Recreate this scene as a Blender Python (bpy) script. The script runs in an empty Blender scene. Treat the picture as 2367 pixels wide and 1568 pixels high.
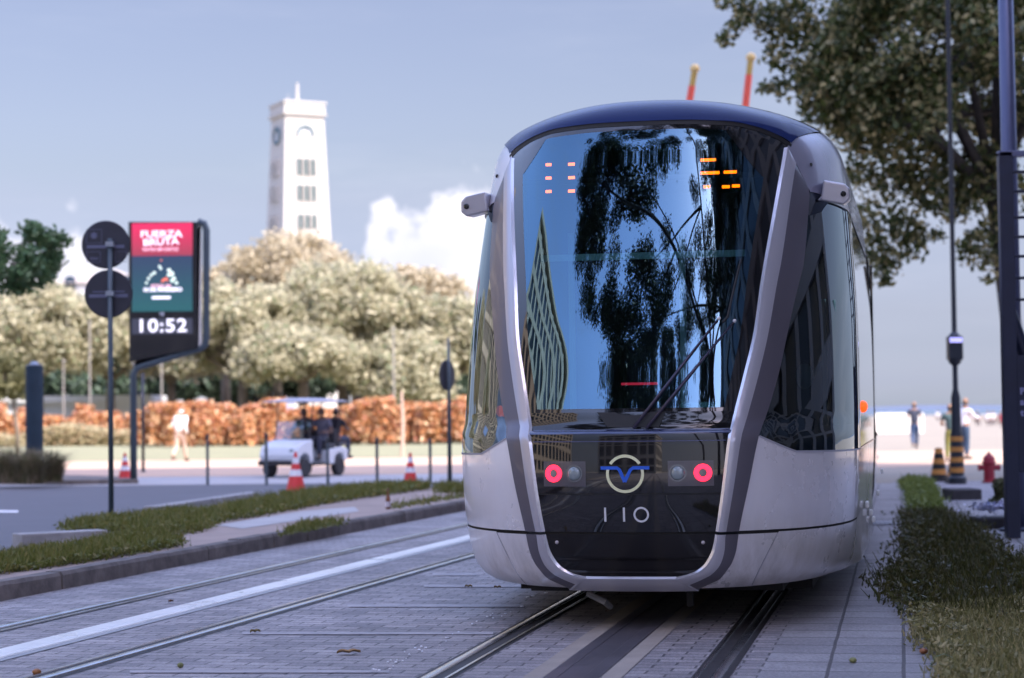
import bpy, bmesh, math, random
import numpy as np
from mathutils import Vector, Matrix
R=math.radians
random.seed(7); rng=np.random.default_rng(11)
S=bpy.context.scene; COL=S.collection
PI=math.pi

# ------------------------------------------------------------------ camera
F_PX=4600.; CX,CY=1183.5,784.; CAM_H=1.4
PITCH=math.atan(172/4600.); ROLL=0.012
cam=bpy.data.cameras.new('camera'); co=bpy.data.objects.new('camera',cam); COL.objects.link(co)
cam.sensor_width=36; cam.lens=F_PX/2367*36; cam.clip_end=12000; cam.clip_start=.1
fw=np.array([0,math.cos(PITCH),math.sin(PITCH)]); r0=np.array([1.,0,0]); u0=np.array([0,-math.sin(PITCH),math.cos(PITCH)])
RT=r0*math.cos(ROLL)-u0*math.sin(ROLL); UP=u0*math.cos(ROLL)+r0*math.sin(ROLL)
CP=np.array([0,0,CAM_H])
co.matrix_world=Matrix(((RT[0],UP[0],-fw[0],0),(RT[1],UP[1],-fw[1],0),(RT[2],UP[2],-fw[2],CAM_H),(0,0,0,1)))
cam.dof.use_dof=True; cam.dof.focus_distance=12.7; cam.dof.aperture_fstop=1.9
S.camera=co

# ------------------------------------------------------------------ sun + sky
SUN_AZ=R(46)      # direction towards the sun: right of and behind the camera
SUN_EL=R(50)
to_sun=Vector((math.sin(SUN_AZ)*math.cos(SUN_EL),-math.cos(SUN_AZ)*math.cos(SUN_EL),math.sin(SUN_EL)))
sl=bpy.data.lights.new('sun','SUN'); sl.energy=5.0; sl.angle=R(.5); sl.color=(1,.93,.82)
so=bpy.data.objects.new('sun',sl); COL.objects.link(so)
so.rotation_euler=to_sun.to_track_quat('Z','Y').to_euler()
w=bpy.data.worlds.new('World'); S.world=w; w.use_nodes=True
wt=w.node_tree; wt.nodes.clear()
def WN(t,**k):
    n=wt.nodes.new(t)
    for a,b in k.items(): setattr(n,a,b)
    return n
def wmath(op,a,b=None,clamp=False):
    n=WN('ShaderNodeMath',operation=op); n.use_clamp=clamp
    for i,v in enumerate((a,b)):
        if v is None: continue
        if isinstance(v,(int,float)): n.inputs[i].default_value=v
        else: wt.links.new(v,n.inputs[i])
    return n.outputs[0]
def wmap(v,a,b,c=0.,d=1.):
    n=WN('ShaderNodeMapRange'); n.clamp=True; n.interpolation_type='SMOOTHSTEP'
    wt.links.new(v,n.inputs[0])
    for i,x in zip((1,2,3,4),(a,b,c,d)): n.inputs[i].default_value=x
    return n.outputs[0]
sky=WN('ShaderNodeTexSky',sky_type='NISHITA'); sky.sun_disc=False; sky.sun_elevation=SUN_EL
sky.sun_rotation=math.atan2(to_sun.x,to_sun.y); sky.air_density=1.0; sky.dust_density=.9; sky.ozone_density=1.4
tc=WN('ShaderNodeTexCoord'); sep=WN('ShaderNodeSeparateXYZ'); wt.links.new(tc.outputs['Generated'],sep.inputs[0])
az=wmath('ARCTAN2',sep.outputs[0],sep.outputs[1]); el=wmath('ARCSINE',sep.outputs[2])
comb=WN('ShaderNodeCombineXYZ'); wt.links.new(az,comb.inputs[0]); wt.links.new(el,comb.inputs[1])
def wnoise(scale,detail,rough=.55,sx=1,sy=1,off=0,vec=True):
    m=WN('ShaderNodeMapping'); m.inputs['Scale'].default_value=(sx,sy,1); m.inputs['Location'].default_value=(off,off*.7,0)
    wt.links.new(tc.outputs['Generated'] if vec else comb.outputs[0],m.inputs[0])
    if vec: m.inputs['Scale'].default_value=(1,1,sy)
    n=WN('ShaderNodeTexNoise'); n.inputs['Scale'].default_value=scale; n.inputs['Detail'].default_value=detail; n.inputs['Roughness'].default_value=rough
    wt.links.new(m.outputs[0],n.inputs[0]); return n.outputs[0]
# banks of cumulus low over the trees: a height profile against azimuth, made ragged by noise
def bump(c,wd,h):
    d=wmath('DIVIDE',wmath('SUBTRACT',az,c),wd); e=wmath('POWER',2.718,wmath('MULTIPLY',wmath('POWER',wmath('MULTIPLY',d,d),2.6),-1.0)); return wmath('MULTIPLY',e,h)
prof=wmath('MAXIMUM',bump(-.030,.062,.122),bump(-.088,.016,.100))
prof=wmath('ADD',prof,bump(-.225,.045,.100)); prof=wmath('ADD',prof,bump(-.150,.020,.070)); prof=wmath('SUBTRACT',prof,.012)
puff=wmath('MULTIPLY',wmath('SUBTRACT',wnoise(44,6,.55),.5),.085)
puff2=wmath('MULTIPLY',wmath('SUBTRACT',wnoise(14,2,.5,off=3),.5),.05)
edge=wmath('SUBTRACT',wmath('ADD',wmath('ADD',prof,puff),puff2),el)
cl=wmap(edge,-.002,.013)
cl=wmath('MULTIPLY',cl,wmap(wnoise(16,3,.6,off=9),.30,.62,.6,1.0))
wis=wmath('MULTIPLY',wmap(wnoise(3.2,6,.6,1.0,6.0,off=5),.45,.85),.22)
cl=wmath('MAXIMUM',cl,wis)
# sky above the frame brightened, an added lift for the shaded street
tint=WN('ShaderNodeMix',data_type='RGBA',blend_type='MULTIPLY'); tint.inputs[0].default_value=1
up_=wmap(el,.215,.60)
rmp=WN('ShaderNodeValToRGB'); wt.links.new(wmath('DIVIDE',el,.2,True),rmp.inputs[0]); es_=rmp.color_ramp.elements
stops=[(0,(.72,.79,1.18)),(.014,(.61,.66,1.05)),(.032,(.542,.556,.843)),(.049,(.558,.531,.748)),(.108,(.707,.589,.658)),(.123,(.737,.615,.652)),(.145,(.79,.65,.68)),(.2,(.86,.69,.71))]
for k,(e_,c_) in enumerate(stops):
    q=es_[0] if k==0 else (es_[len(es_)-1] if k==len(stops)-1 else es_.new(e_/.2)); q.position=e_/.2; q.color=tuple(v*.5 for v in c_)+(1,)
dbl=WN('ShaderNodeVectorMath',operation='SCALE'); dbl.inputs['Scale'].default_value=2.; wt.links.new(rmp.outputs[0],dbl.inputs[0])
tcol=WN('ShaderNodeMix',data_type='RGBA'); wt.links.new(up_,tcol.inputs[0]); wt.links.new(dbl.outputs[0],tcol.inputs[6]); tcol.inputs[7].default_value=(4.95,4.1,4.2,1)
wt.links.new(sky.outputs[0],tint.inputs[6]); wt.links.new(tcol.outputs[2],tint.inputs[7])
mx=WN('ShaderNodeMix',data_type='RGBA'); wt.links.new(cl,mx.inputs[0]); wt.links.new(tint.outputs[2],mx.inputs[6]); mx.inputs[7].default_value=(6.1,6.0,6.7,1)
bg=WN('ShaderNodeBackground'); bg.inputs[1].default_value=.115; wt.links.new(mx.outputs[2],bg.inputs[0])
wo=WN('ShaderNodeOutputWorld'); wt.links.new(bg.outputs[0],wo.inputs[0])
S.view_settings.view_transform='Standard'; S.view_settings.look='None'; S.view_settings.exposure=.75; S.view_settings.gamma=1
S.render.engine='CYCLES'
try: S.cycles.use_denoising=True; S.cycles.max_bounces=8; S.cycles.transparent_max_bounces=12
except Exception: pass

# ------------------------------------------------------------------ placing helpers
def ray(x,y):
    d=fw+RT*(x-CX)/F_PX-UP*(y-CY)/F_PX
    return d/np.linalg.norm(d)
def G(x,y,z=0.):
    d=ray(x,y); t=(z-CAM_H)/d[2]; p=CP+d*t; return np.array([p[0],p[1],z])
def A(x,y,Y):                      # point of the line of sight at ground distance Y
    d=ray(x,y); return CP+d*(Y/d[1])

# ------------------------------------------------------------------ materials
MATS={}
def mat(name,col=(.5,.5,.5),rough=.6,metal=0.,coat=0.,emit=None,es=1.,spec=.5,var=0.,vscale=3.,bump=0.,bscale=40.,island=None,trans=0.,subs=None,ior=None,alpha=None):
    if name in MATS: return MATS[name]
    m=bpy.data.materials.new(name); m.use_nodes=True; nt=m.node_tree; b=nt.nodes['Principled BSDF']
    def N(t,**k):
        n=nt.nodes.new(t)
        for a_,b_ in k.items(): setattr(n,a_,b_)
        return n
    c=tuple(col)+(1,)
    b.inputs['Base Color'].default_value=c; b.inputs['Roughness'].default_value=rough; b.inputs['Metallic'].default_value=metal
    b.inputs['Specular IOR Level'].default_value=spec; b.inputs['Coat Weight'].default_value=coat
    if ior: b.inputs['IOR'].default_value=ior
    if trans: b.inputs['Transmission Weight'].default_value=trans
    if emit is not None:
        b.inputs['Emission Color'].default_value=tuple(emit)+(1,); b.inputs['Emission Strength'].default_value=es
    tcn=N('ShaderNodeTexCoord')
    if island:
        g=N('ShaderNodeNewGeometry'); cr=N('ShaderNodeValToRGB'); nt.links.new(g.outputs['Random Per Island'],cr.inputs[0])
        e=cr.color_ramp.elements; e[0].color=tuple(island[0])+(1,); e[-1].color=tuple(island[-1])+(1,)
        for i,cc in enumerate(island[1:-1]):
            q=e.new((i+1)/(len(island)-1)); q.color=tuple(cc)+(1,)
        nt.links.new(cr.outputs[0],b.inputs['Base Color'])
    elif var>0:
        n=N('ShaderNodeTexNoise'); n.inputs['Scale'].default_value=vscale; n.inputs['Detail'].default_value=6; n.inputs['Roughness'].default_value=.62
        nt.links.new(tcn.outputs['Object'],n.inputs[0])
        cr=N('ShaderNodeValToRGB'); nt.links.new(n.outputs[0],cr.inputs[0]); e=cr.color_ramp.elements
        e[0].position=.3; e[1].position=.7
        e[0].color=tuple(x*(1-var) for x in col)+(1,); e[1].color=tuple(min(1,x*(1+var)) for x in col)+(1,)
        nt.links.new(cr.outputs[0],b.inputs['Base Color'])
        mr=N('ShaderNodeMapRange'); nt.links.new(n.outputs[0],mr.inputs[0]); mr.inputs[3].default_value=max(.02,rough-.12); mr.inputs[4].default_value=min(1,rough+.12)
        nt.links.new(mr.outputs[0],b.inputs['Roughness'])
    if bump>0:
        n2=N('ShaderNodeTexNoise'); n2.inputs['Scale'].default_value=bscale; n2.inputs['Detail'].default_value=4
        nt.links.new(tcn.outputs['Object'],n2.inputs[0])
        bp=N('ShaderNodeBump'); bp.inputs['Strength'].default_value=bump; bp.inputs['Distance'].default_value=.01
        nt.links.new(n2.outputs[0],bp.inputs['Height']); nt.links.new(bp.outputs[0],b.inputs['Normal'])
    if subs:  # leaves: some light passes through
        tr=N('ShaderNodeBsdfTranslucent'); ms=N('ShaderNodeMixShader'); ms.inputs[0].default_value=subs
        src=b.inputs['Base Color'].links[0].from_socket if b.inputs['Base Color'].links else None
        if src: nt.links.new(src,tr.inputs[0])
        else: tr.inputs[0].default_value=c
        out=nt.nodes['Material Output']; nt.links.new(b.outputs[0],ms.inputs[1]); nt.links.new(tr.outputs[0],ms.inputs[2]); nt.links.new(ms.outputs[0],out.inputs[0])
    MATS[name]=m; return m
def glass_mat(name,tint=(.5,.6,.62),refl=.10,rough=.01,ior=1.6,gcol=(.80,.92,1.)):
    m=bpy.data.materials.new(name); m.use_nodes=True; nt=m.node_tree; nt.nodes.clear()
    fr=nt.nodes.new('ShaderNodeFresnel'); fr.inputs[0].default_value=ior
    ad=nt.nodes.new('ShaderNodeMath'); ad.operation='ADD'; ad.use_clamp=True; nt.links.new(fr.outputs[0],ad.inputs[0]); ad.inputs[1].default_value=refl
    t=nt.nodes.new('ShaderNodeBsdfTransparent'); t.inputs[0].default_value=tint+(1,)
    g=nt.nodes.new('ShaderNodeBsdfGlossy'); g.inputs['Roughness'].default_value=rough; g.inputs[0].default_value=gcol+(1,)
    mi=nt.nodes.new('ShaderNodeMixShader'); o=nt.nodes.new('ShaderNodeOutputMaterial')
    nt.links.new(ad.outputs[0],mi.inputs[0]); nt.links.new(t.outputs[0],mi.inputs[1]); nt.links.new(g.outputs[0],mi.inputs[2]); nt.links.new(mi.outputs[0],o.inputs[0])
    return m
def brick_mat(name,c1,c2,mortar,bw,bh,ms,rot,rough=.75,offset=.5,stain=.35,bumpd=.004,spec=.5,warp=.045):
    m=bpy.data.materials.new(name); m.use_nodes=True; nt=m.node_tree; b=nt.nodes['Principled BSDF']
    L=nt.links.new
    tcn=nt.nodes.new('ShaderNodeTexCoord'); mp=nt.nodes.new('ShaderNodeMapping'); mp.inputs['Rotation'].default_value=(0,0,rot)
    wn=nt.nodes.new('ShaderNodeTexNoise'); wn.inputs['Scale'].default_value=1.6; wn.inputs['Detail'].default_value=3
    vm=nt.nodes.new('ShaderNodeVectorMath'); vm.operation='MULTIPLY_ADD'; vm.inputs[1].default_value=(warp,warp,0)
    L(tcn.outputs['Object'],wn.inputs[0]); L(wn.outputs['Color'],vm.inputs[0]); L(tcn.outputs['Object'],vm.inputs[2]); L(vm.outputs[0],mp.inputs[0])
    br=nt.nodes.new('ShaderNodeTexBrick'); br.offset=offset; br.inputs['Scale'].default_value=1
    br.inputs['Brick Width'].default_value=bw; br.inputs['Row Height'].default_value=bh; br.inputs['Mortar Size'].default_value=ms; br.inputs['Mortar Smooth'].default_value=.3
    br.inputs['Color1'].default_value=tuple(c1)+(1,); br.inputs['Color2'].default_value=tuple(c2)+(1,); br.inputs['Mortar'].default_value=tuple(mortar)+(1,); br.inputs['Bias'].default_value=0
    L(mp.outputs[0],br.inputs[0])
    n=nt.nodes.new('ShaderNodeTexNoise'); n.inputs['Scale'].default_value=.9; n.inputs['Detail'].default_value=9; n.inputs['Roughness'].default_value=.7
    L(tcn.outputs['Object'],n.inputs[0])
    mr=nt.nodes.new('ShaderNodeMapRange'); L(n.outputs[0],mr.inputs[0]); mr.inputs[1].default_value=.3; mr.inputs[2].default_value=.7; mr.inputs[3].default_value=1-stain; mr.inputs[4].default_value=1+stain
    n3=nt.nodes.new('ShaderNodeTexNoise'); n3.inputs['Scale'].default_value=55; n3.inputs['Detail'].default_value=5; L(tcn.outputs['Object'],n3.inputs[0])
    mr3=nt.nodes.new('ShaderNodeMapRange'); L(n3.outputs[0],mr3.inputs[0]); mr3.inputs[1].default_value=.3; mr3.inputs[2].default_value=.7; mr3.inputs[3].default_value=.72; mr3.inputs[4].default_value=1.28
    mm=nt.nodes.new('ShaderNodeMath'); mm.operation='MULTIPLY'; L(mr.outputs[0],mm.inputs[0]); L(mr3.outputs[0],mm.inputs[1])
    n5=nt.nodes.new('ShaderNodeTexNoise'); n5.inputs['Scale'].default_value=3.2; n5.inputs['Detail'].default_value=7; n5.inputs['Roughness'].default_value=.75; L(tcn.outputs['Object'],n5.inputs[0])
    m5=nt.nodes.new('ShaderNodeMapRange'); L(n5.outputs[0],m5.inputs[0]); m5.inputs[1].default_value=.56; m5.inputs[2].default_value=.72; m5.inputs[3].default_value=1.; m5.inputs[4].default_value=.62
    mm2=nt.nodes.new('ShaderNodeMath'); mm2.operation='MULTIPLY'; L(mm.outputs[0],mm2.inputs[0]); L(m5.outputs[0],mm2.inputs[1]); mm=mm2
    vs=nt.nodes.new('ShaderNodeVectorMath'); vs.operation='SCALE'; L(br.outputs[0],vs.inputs[0]); L(mm.outputs[0],vs.inputs['Scale'])
    L(vs.outputs[0],b.inputs['Base Color']); b.inputs['Roughness'].default_value=rough; b.inputs['Specular IOR Level'].default_value=spec
    inv=nt.nodes.new('ShaderNodeMath'); inv.operation='MULTIPLY_ADD'; inv.inputs[1].default_value=-1.; L(br.outputs['Fac'],inv.inputs[0])
    hm=nt.nodes.new('ShaderNodeMath'); hm.operation='MULTIPLY_ADD'; L(n3.outputs[0],hm.inputs[0]); hm.inputs[1].default_value=.6; hm.inputs[2].default_value=1.
    L(hm.outputs[0],inv.inputs[2])
    bp=nt.nodes.new('ShaderNodeBump'); bp.inputs['Strength'].default_value=.7; bp.inputs['Distance'].default_value=bumpd; L(inv.outputs[0],bp.inputs['Height']); L(bp.outputs[0],b.inputs['Normal'])
    return m

# ------------------------------------------------------------------ mesh builder
class MB:
    def __init__(s): s.v=[]; s.f=[]
    def add(s,vs,fs):
        o=len(s.v); s.v+= [tuple(float(c) for c in p) for p in vs]; s.f+=[tuple(i+o for i in f) for f in fs]; return s
    def box(s,x0,x1,y0,y1,z0,z1,bev=0.):
        if bev<=0:
            return s.add([(x0,y0,z0),(x1,y0,z0),(x1,y1,z0),(x0,y1,z0),(x0,y0,z1),(x1,y0,z1),(x1,y1,z1),(x0,y1,z1)],
             [(0,3,2,1),(4,5,6,7),(0,1,5,4),(1,2,6,5),(2,3,7,6),(3,0,4,7)])
        bm=bmesh.new(); bmesh.ops.create_cube(bm,size=1)
        bmesh.ops.scale(bm,vec=(x1-x0,y1-y0,z1-z0),verts=bm.verts); bmesh.ops.translate(bm,vec=((x0+x1)/2,(y0+y1)/2,(z0+z1)/2),verts=bm.verts)
        bmesh.ops.bevel(bm,geom=list(bm.edges),offset=bev,segments=2,affect='EDGES',profile=.5)
        bm.verts.index_update(); vs=[v.co[:] for v in bm.verts]; fs=[tuple(v.index for v in f.verts) for f in bm.faces]; bm.free(); return s.add(vs,fs)
    def tube(s,pts,r,n=10,cap=True):
        pts=[np.array(p,float) for p in pts]; rs=r if hasattr(r,'__len__') else [r]*len(pts)
        vs=[];fs=[]; ref=None
        for i,p in enumerate(pts):
            t=pts[min(i+1,len(pts)-1)]-pts[max(i-1,0)]; t=t/(np.linalg.norm(t)+1e-9)
            if ref is None:
                ref=np.array([0,0,1.]) if abs(t[2])<.9 else np.array([1.,0,0])
            a=np.cross(t,ref); a/=np.linalg.norm(a)+1e-9; b=np.cross(a,t); ref=b
            for k in range(n):
                q=2*PI*k/n; vs.append(p+rs[i]*(math.cos(q)*a+math.sin(q)*b))
        for i in range(len(pts)-1):
            for k in range(n): fs.append((i*n+k,i*n+(k+1)%n,(i+1)*n+(k+1)%n,(i+1)*n+k))
        if cap: fs.append(tuple(range(n))); fs.append(tuple((len(pts)-1)*n+k for k in range(n))[::-1])
        return s.add(vs,fs)
    def lathe(s,prof,n=20,c=(0,0,0),axis='z'):
        vs=[];fs=[]
        for (r,z) in prof:
            for k in range(n):
                q=2*PI*k/n; x,y=r*math.cos(q),r*math.sin(q)
                p=(x,y,z) if axis=='z' else ((x,z,y) if axis=='y' else (z,x,y))
                vs.append((p[0]+c[0],p[1]+c[1],p[2]+c[2]))
        for i in range(len(prof)-1):
            for k in range(n): fs.append((i*n+k,i*n+(k+1)%n,(i+1)*n+(k+1)%n,(i+1)*n+k))
        fs.append(tuple(range(n))[::-1]); fs.append(tuple((len(prof)-1)*n+k for k in range(n)))
        return s.add(vs,fs)
    def prism(s,poly,y0,y1,axis='y'):    # polygon in xz swept in y (or xy swept in z)
        n=len(poly)
        if axis=='y': vs=[(x,y0,z) for x,z in poly]+[(x,y1,z) for x,z in poly]
        elif axis=='z': vs=[(x,y,y0) for x,y in poly]+[(x,y,y1) for x,y in poly]
        else: vs=[(y0,a,b) for a,b in poly]+[(y1,a,b) for a,b in poly]
        return s.add(vs,[tuple(range(n))[::-1],tuple(range(n,2*n))]+[(i,(i+1)%n,n+(i+1)%n,n+i) for i in range(n)])
    def grid(s,rows,closed=False):
        m=len(rows[0]); vs=[p for r_ in rows for p in r_]; fs=[]
        for i in range(len(rows)-1):
            for k in range(m-1 if not closed else m): fs.append((i*m+k,i*m+(k+1)%m,(i+1)*m+(k+1)%m,(i+1)*m+k))
        return s.add(vs,fs)
    def ell(s,c,r,n=14,m=10):
        rows=[]
        for i in range(m+1):
            t=PI*i/m
            rows.append([(c[0]+r[0]*math.sin(t)*math.cos(2*PI*k/n),c[1]+r[1]*math.sin(t)*math.sin(2*PI*k/n),c[2]-r[2]*math.cos(t)) for k in range(n)])
        return s.grid(rows,True)
    def quads(s,arr):                     # arr (N,4,3)
        o=len(s.v); a=arr.reshape(-1,3); s.v+=list(map(tuple,a.tolist())); s.f+=[(o+4*i,o+4*i+1,o+4*i+2,o+4*i+3) for i in range(len(arr))]; return s
    def build(s,name,m=None,parent=None,smooth=False,loc=None,rotz=0,sub=0,bevel=0,ang=None):
        me=bpy.data.meshes.new(name); me.from_pydata(s.v,[],s.f)
        bm=bmesh.new(); bm.from_mesh(me); 
        if len(bm.faces)<30000: bmesh.ops.recalc_face_normals(bm,faces=bm.faces)
        bm.to_mesh(me); bm.free()
        o=bpy.data.objects.new(name,me); COL.objects.link(o)
        if m: me.materials.append(m)
        if smooth:
            me.shade_smooth()
            if ang:
                try: me.set_sharp_from_angle(angle=R(ang))
                except Exception: pass
        if parent is not None: o.parent=parent
        if loc is not None: o.location=loc
        o.rotation_euler.z=rotz
        if bevel:
            b=o.modifiers.new('b','BEVEL'); b.width=bevel; b.segments=2; b.limit_method='ANGLE'
        if sub:
            d=o.modifiers.new('s','SUBSURF'); d.levels=sub; d.render_levels=sub
        return o
def tag(o,label=None,cat=None,group=None,kind=None):
    if label: o['label']=label
    if cat: o['category']=cat
    if group: o['group']=group
    if kind: o['kind']=kind
    return o
def empty(name,loc,rz=0,**k):
    o=bpy.data.objects.new(name,None); COL.objects.link(o); o.location=loc; o.rotation_euler.z=rz; o.empty_display_size=.2
    tag(o,**k); return o
def copy_tree(o,parent=None,**k):
    c=o.copy(); COL.objects.link(c); c.parent=parent
    for ch in [q for q in bpy.data.objects if q.parent==o and q is not c]: copy_tree(ch,c)
    tag(c,**k); return c
def text_mesh(name,body,size,m,parent,loc,rot=(R(90),0,0),extrude=.004,bold=0.,align='CENTER',sx=1.,space=1.):
    cu=bpy.data.curves.new(name,'FONT'); cu.body=body; cu.size=size; cu.extrude=extrude; cu.offset=bold; cu.align_x=align; cu.align_y='CENTER'; cu.space_character=space
    t=bpy.data.objects.new('tmp',cu); COL.objects.link(t)
    dg=bpy.context.evaluated_depsgraph_get(); me=bpy.data.meshes.new_from_object(t.evaluated_get(dg)); bpy.data.objects.remove(t)
    o=bpy.data.objects.new(name,me); COL.objects.link(o); me.materials.clear(); me.materials.append(m)
    o.parent=parent; o.location=loc; o.rotation_euler=rot; o.scale=(sx,1,1); return o
def leaf_quads(P,size,up=.0,aspect=.55,jit=.4):
    n=len(P); d=rng.normal(size=(n,3)); d/=np.linalg.norm(d,axis=1)[:,None]
    nn=rng.normal(size=(n,3)); nn[:,2]+=up; nn/=np.linalg.norm(nn,axis=1)[:,None]
    a=np.cross(d,nn); a/=np.linalg.norm(a,axis=1)[:,None]+1e-9; b=np.cross(nn,a)
    sz=size*(1+jit*rng.uniform(-1,1,n))[:,None]
    a=a*sz; b=b*sz*aspect
    return np.stack([P-a*.5,P-b*.5+a*.05,P+a*.5,P+b*.5+a*.05],axis=1)

# ================================================================== GROUND
def sheet(name,poly,z,m,kind='structure',sub=0):
    o=MB().add([(p[0],p[1],z) for p in poly],[tuple(range(len(poly)))]).build(name,m); tag(o,kind=kind)
    me=o.data
    if me.polygons[0].normal.z<0: me.flip_normals()
    return o
M_plaza=mat('plaza_stone',(.25,.215,.17),.85,var=.10,vscale=.25,bump=.2)
M_track=brick_mat('cobbles',(.33,.295,.29),(.20,.18,.185),(.09,.08,.08),.24,.125,.008,R(11.5),offset=.5,rough=.62,bumpd=.012)
M_slab=brick_mat('slabs',(.29,.27,.27),(.22,.205,.21),(.07,.06,.06),.40,.40,.011,R(11.0),offset=0.0,rough=.62,stain=.30,bumpd=.010,warp=.014)
M_cob=brick_mat('pale_cobbles',(.36,.34,.36),(.30,.28,.30),(.12,.12,.13),.12,.12,.012,R(20),rough=.7)
M_asph=mat('asphalt',(.105,.105,.118),.8,var=.14,vscale=.8,bump=.5,bscale=70)
M_concrete=mat('concrete',(.33,.30,.29),.85,var=.16,vscale=2.2,bump=.3)
M_sand=mat('median_soil',(.33,.255,.215),.9,var=.14,vscale=1.6,bump=.4)
M_kerb=mat('kerb_stone',(.14,.12,.11),.85,var=.45,vscale=4.5,bump=.5,bscale=25)
M_steel=mat('rail_steel',(.55,.56,.58),.22,metal=1.,var=.15,vscale=4)
M_rust_shade=mat('rail_rust_shade',(.018,.014,.013),.6,metal=.2,var=.3)  # near-black carries the rail groove's shade in its colour
M_aps=mat('third_rail_sky_glint',(.76,.76,.74),.30,spec=.8,var=.12,vscale=2)  # sky reflection on the left third rail is put into this white
M_apsd=mat('third_rail_dark',(.10,.09,.10),.35,var=.2)
M_path=mat('pink_path',(.46,.32,.23),.85,var=.07,vscale=.6)
M_pave=mat('pale_pavement',(.36,.35,.355),.85,var=.08,vscale=.7)
sheet('ground',[(-700,-200),(700,-200),(700,420),(-700,420)],0,M_plaza)
kx=lambda Y: -3.96+.2408*(Y-15.34)           # face of the median kerb
tcx=lambda Y: .30+.200*(Y-10.56)             # centre of the tram's track
lcx=lambda Y: -3.05+.2403*(Y-11.83) if Y<26 else -3.05+.2403*14.17+.225*(Y-26)
sheet('track_paving',[(kx(-60),-60),(tcx(-60)+.98,-60),(tcx(60)+.98,60),(kx(60),60)],.004,M_track)
sheet('pavement',[(tcx(-60)+.98,-60),(14,-60),(14,37.5),(tcx(37.5)+.98,37.5)],.0045,M_slab)
sheet('cobbled_footpath',[G(2150,1120)[:2],G(2060,1120)[:2],G(2420,1650)[:2],G(2900,1650)[:2],G(2560,1120)[:2]][:0] or [(7.2,38),(6.6,30),(6.0,20),(5.2,12),(16,12),(16,38)],.009,M_cob)
# asphalt road beyond the median
sheet('road',[(-90,-60),(kx(-60)-.9,-60),(kx(12)-.9,12),(-2.6,29.5),(1.0,36.5),(2.2,40.6),(-14,41.3),(-90,43)],.008,M_asph)
sheet('far_pavement',[(-90,43.2),(-14,41.6),(2.2,40.9),(6,42),(7,46.6),(-90,48)],.006,M_pave)
sheet('path',[(-90,48.2),(7,46.8),(30,60),(30,66),(-90,64)],.005,M_path)
M_lawn=mat('lawn_grass',(.22,.215,.125),.95,var=.12,vscale=.5,bump=.6,bscale=15)
sheet('lawn',[(-120,64.1),(6,66),(12,125),(-140,125)],.005,M_lawn)
# painted dashes on the road
M_paint=mat('road_paint',(.62,.62,.64),.7,var=.15,vscale=8)
mb=MB()
for (a,b,c,d) in [((-40,1181),(42,1182),(42,1187),(-40,1187)),((-60,1276),(60,1283),(60,1299),(-60,1300))]:
    pts=[G(*q) for q in (a,b,c,d)]; mb.add([(p[0],p[1],.013) for p in pts],[(0,1,2,3)])
tag(mb.build('road_marking',M_paint),kind='structure')
# thin pale cross joints of the track slab
mb=MB()
for (x0,x1,y) in [(980,1205,1357),(805,1210,1403),(560,1140,1467),(300,900,1556),(1000,1100,1330)]:
    a,b,c,d=[G(*q) for q in ((x0,y-3),(x1,y-3),(x1,y+3),(x0,y+3))]; mb.add([(p[0],p[1],.009) for p in (a,b,c,d)],[(0,1,2,3)])
tag(mb.build('track_slab_joint',mat('slab_joint',(.36,.34,.35),.8,var=.25,vscale=6)),kind='structure')
# ---- rails
def strip(mb,cf,Y0,Y1,off,wd,z,step=2.,side=0):
    rows=[]
    Y=Y0
    while Y<=Y1+1e-6:
        sl=(cf(Y+.5)-cf(Y-.5)); nx,ny=1/math.hypot(1,sl),-sl/math.hypot(1,sl)
        c=(cf(Y)+nx*off,Y+ny*off)
        rows.append([(c[0]-nx*wd/2,c[1]-ny*wd/2,z),(c[0]+nx*wd/2,c[1]+ny*wd/2,z)]); Y+=step
    mb.grid(rows)
def profile_rail(mb,cf,Y0,Y1,off,prof,step=2.):
    rows=[];Y=Y0
    while Y<=Y1+1e-6:
        sl=(cf(Y+.5)-cf(Y-.5)); nx,ny=1/math.hypot(1,sl),-sl/math.hypot(1,sl)
        rows.append([(cf(Y)+nx*(off+u),Y+ny*(off+u),z) for u,z in prof]); Y+=step
    mb.grid(rows)
for cf in (tcx,lcx):
    bed=MB(); hd=MB()
    for sd in (-1,1):
        off=sd*.755
        strip(bed,cf,-60,60,off-sd*.035,.20,.0075)
        # running head outside, groove, and keeper inside
        pr=[(-.030*1,.008),(-.028,.016),(-.018,.020),(.018,.020),(.028,.016),(.030,.008)]
        profile_rail(hd,cf,-60,60,off,pr)
        pr2=[(-.010,.008),(-.008,.015),(.008,.015),(.010,.008)]
        profile_rail(hd,cf,-60,60,off-sd*.105,pr2)
    tag(bed.build('rail_groove',M_rust_shade),kind='structure')
    tag(hd.build('rail',M_steel,smooth=True,ang=35),kind='structure')
a=MB(); strip(a,lcx,-60,60,0,.30,.0085); tag(a.build('third_rail_bed',mat('third_rail_sides',(.30,.30,.31),.5)),kind='structure')
a=MB(); profile_rail(a,lcx,-60,60,-.02,[(-.11,.0087),(-.105,.016),(.04,.016),(.045,.012),(.055,.012),(.06,.016),(.10,.016),(.105,.0087)]); tag(a.build('third_rail',M_aps),kind='structure')
a=MB(); strip(a,tcx,-60,60,0,.52,.0085); tag(a.build('third_rail_concrete',mat('concrete_warm',(.33,.28,.235),.8,var=.15,vscale=3,bump=.3)),kind='structure')
a=MB(); profile_rail(a,tcx,-60,60,0,[(-.15,.009),(-.145,.014),(-.075,.014),(-.07,.011),(.06,.011),(.065,.014),(.145,.014),(.15,.009)]); tag(a.build('third_rail',M_apsd),kind='structure')

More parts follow.
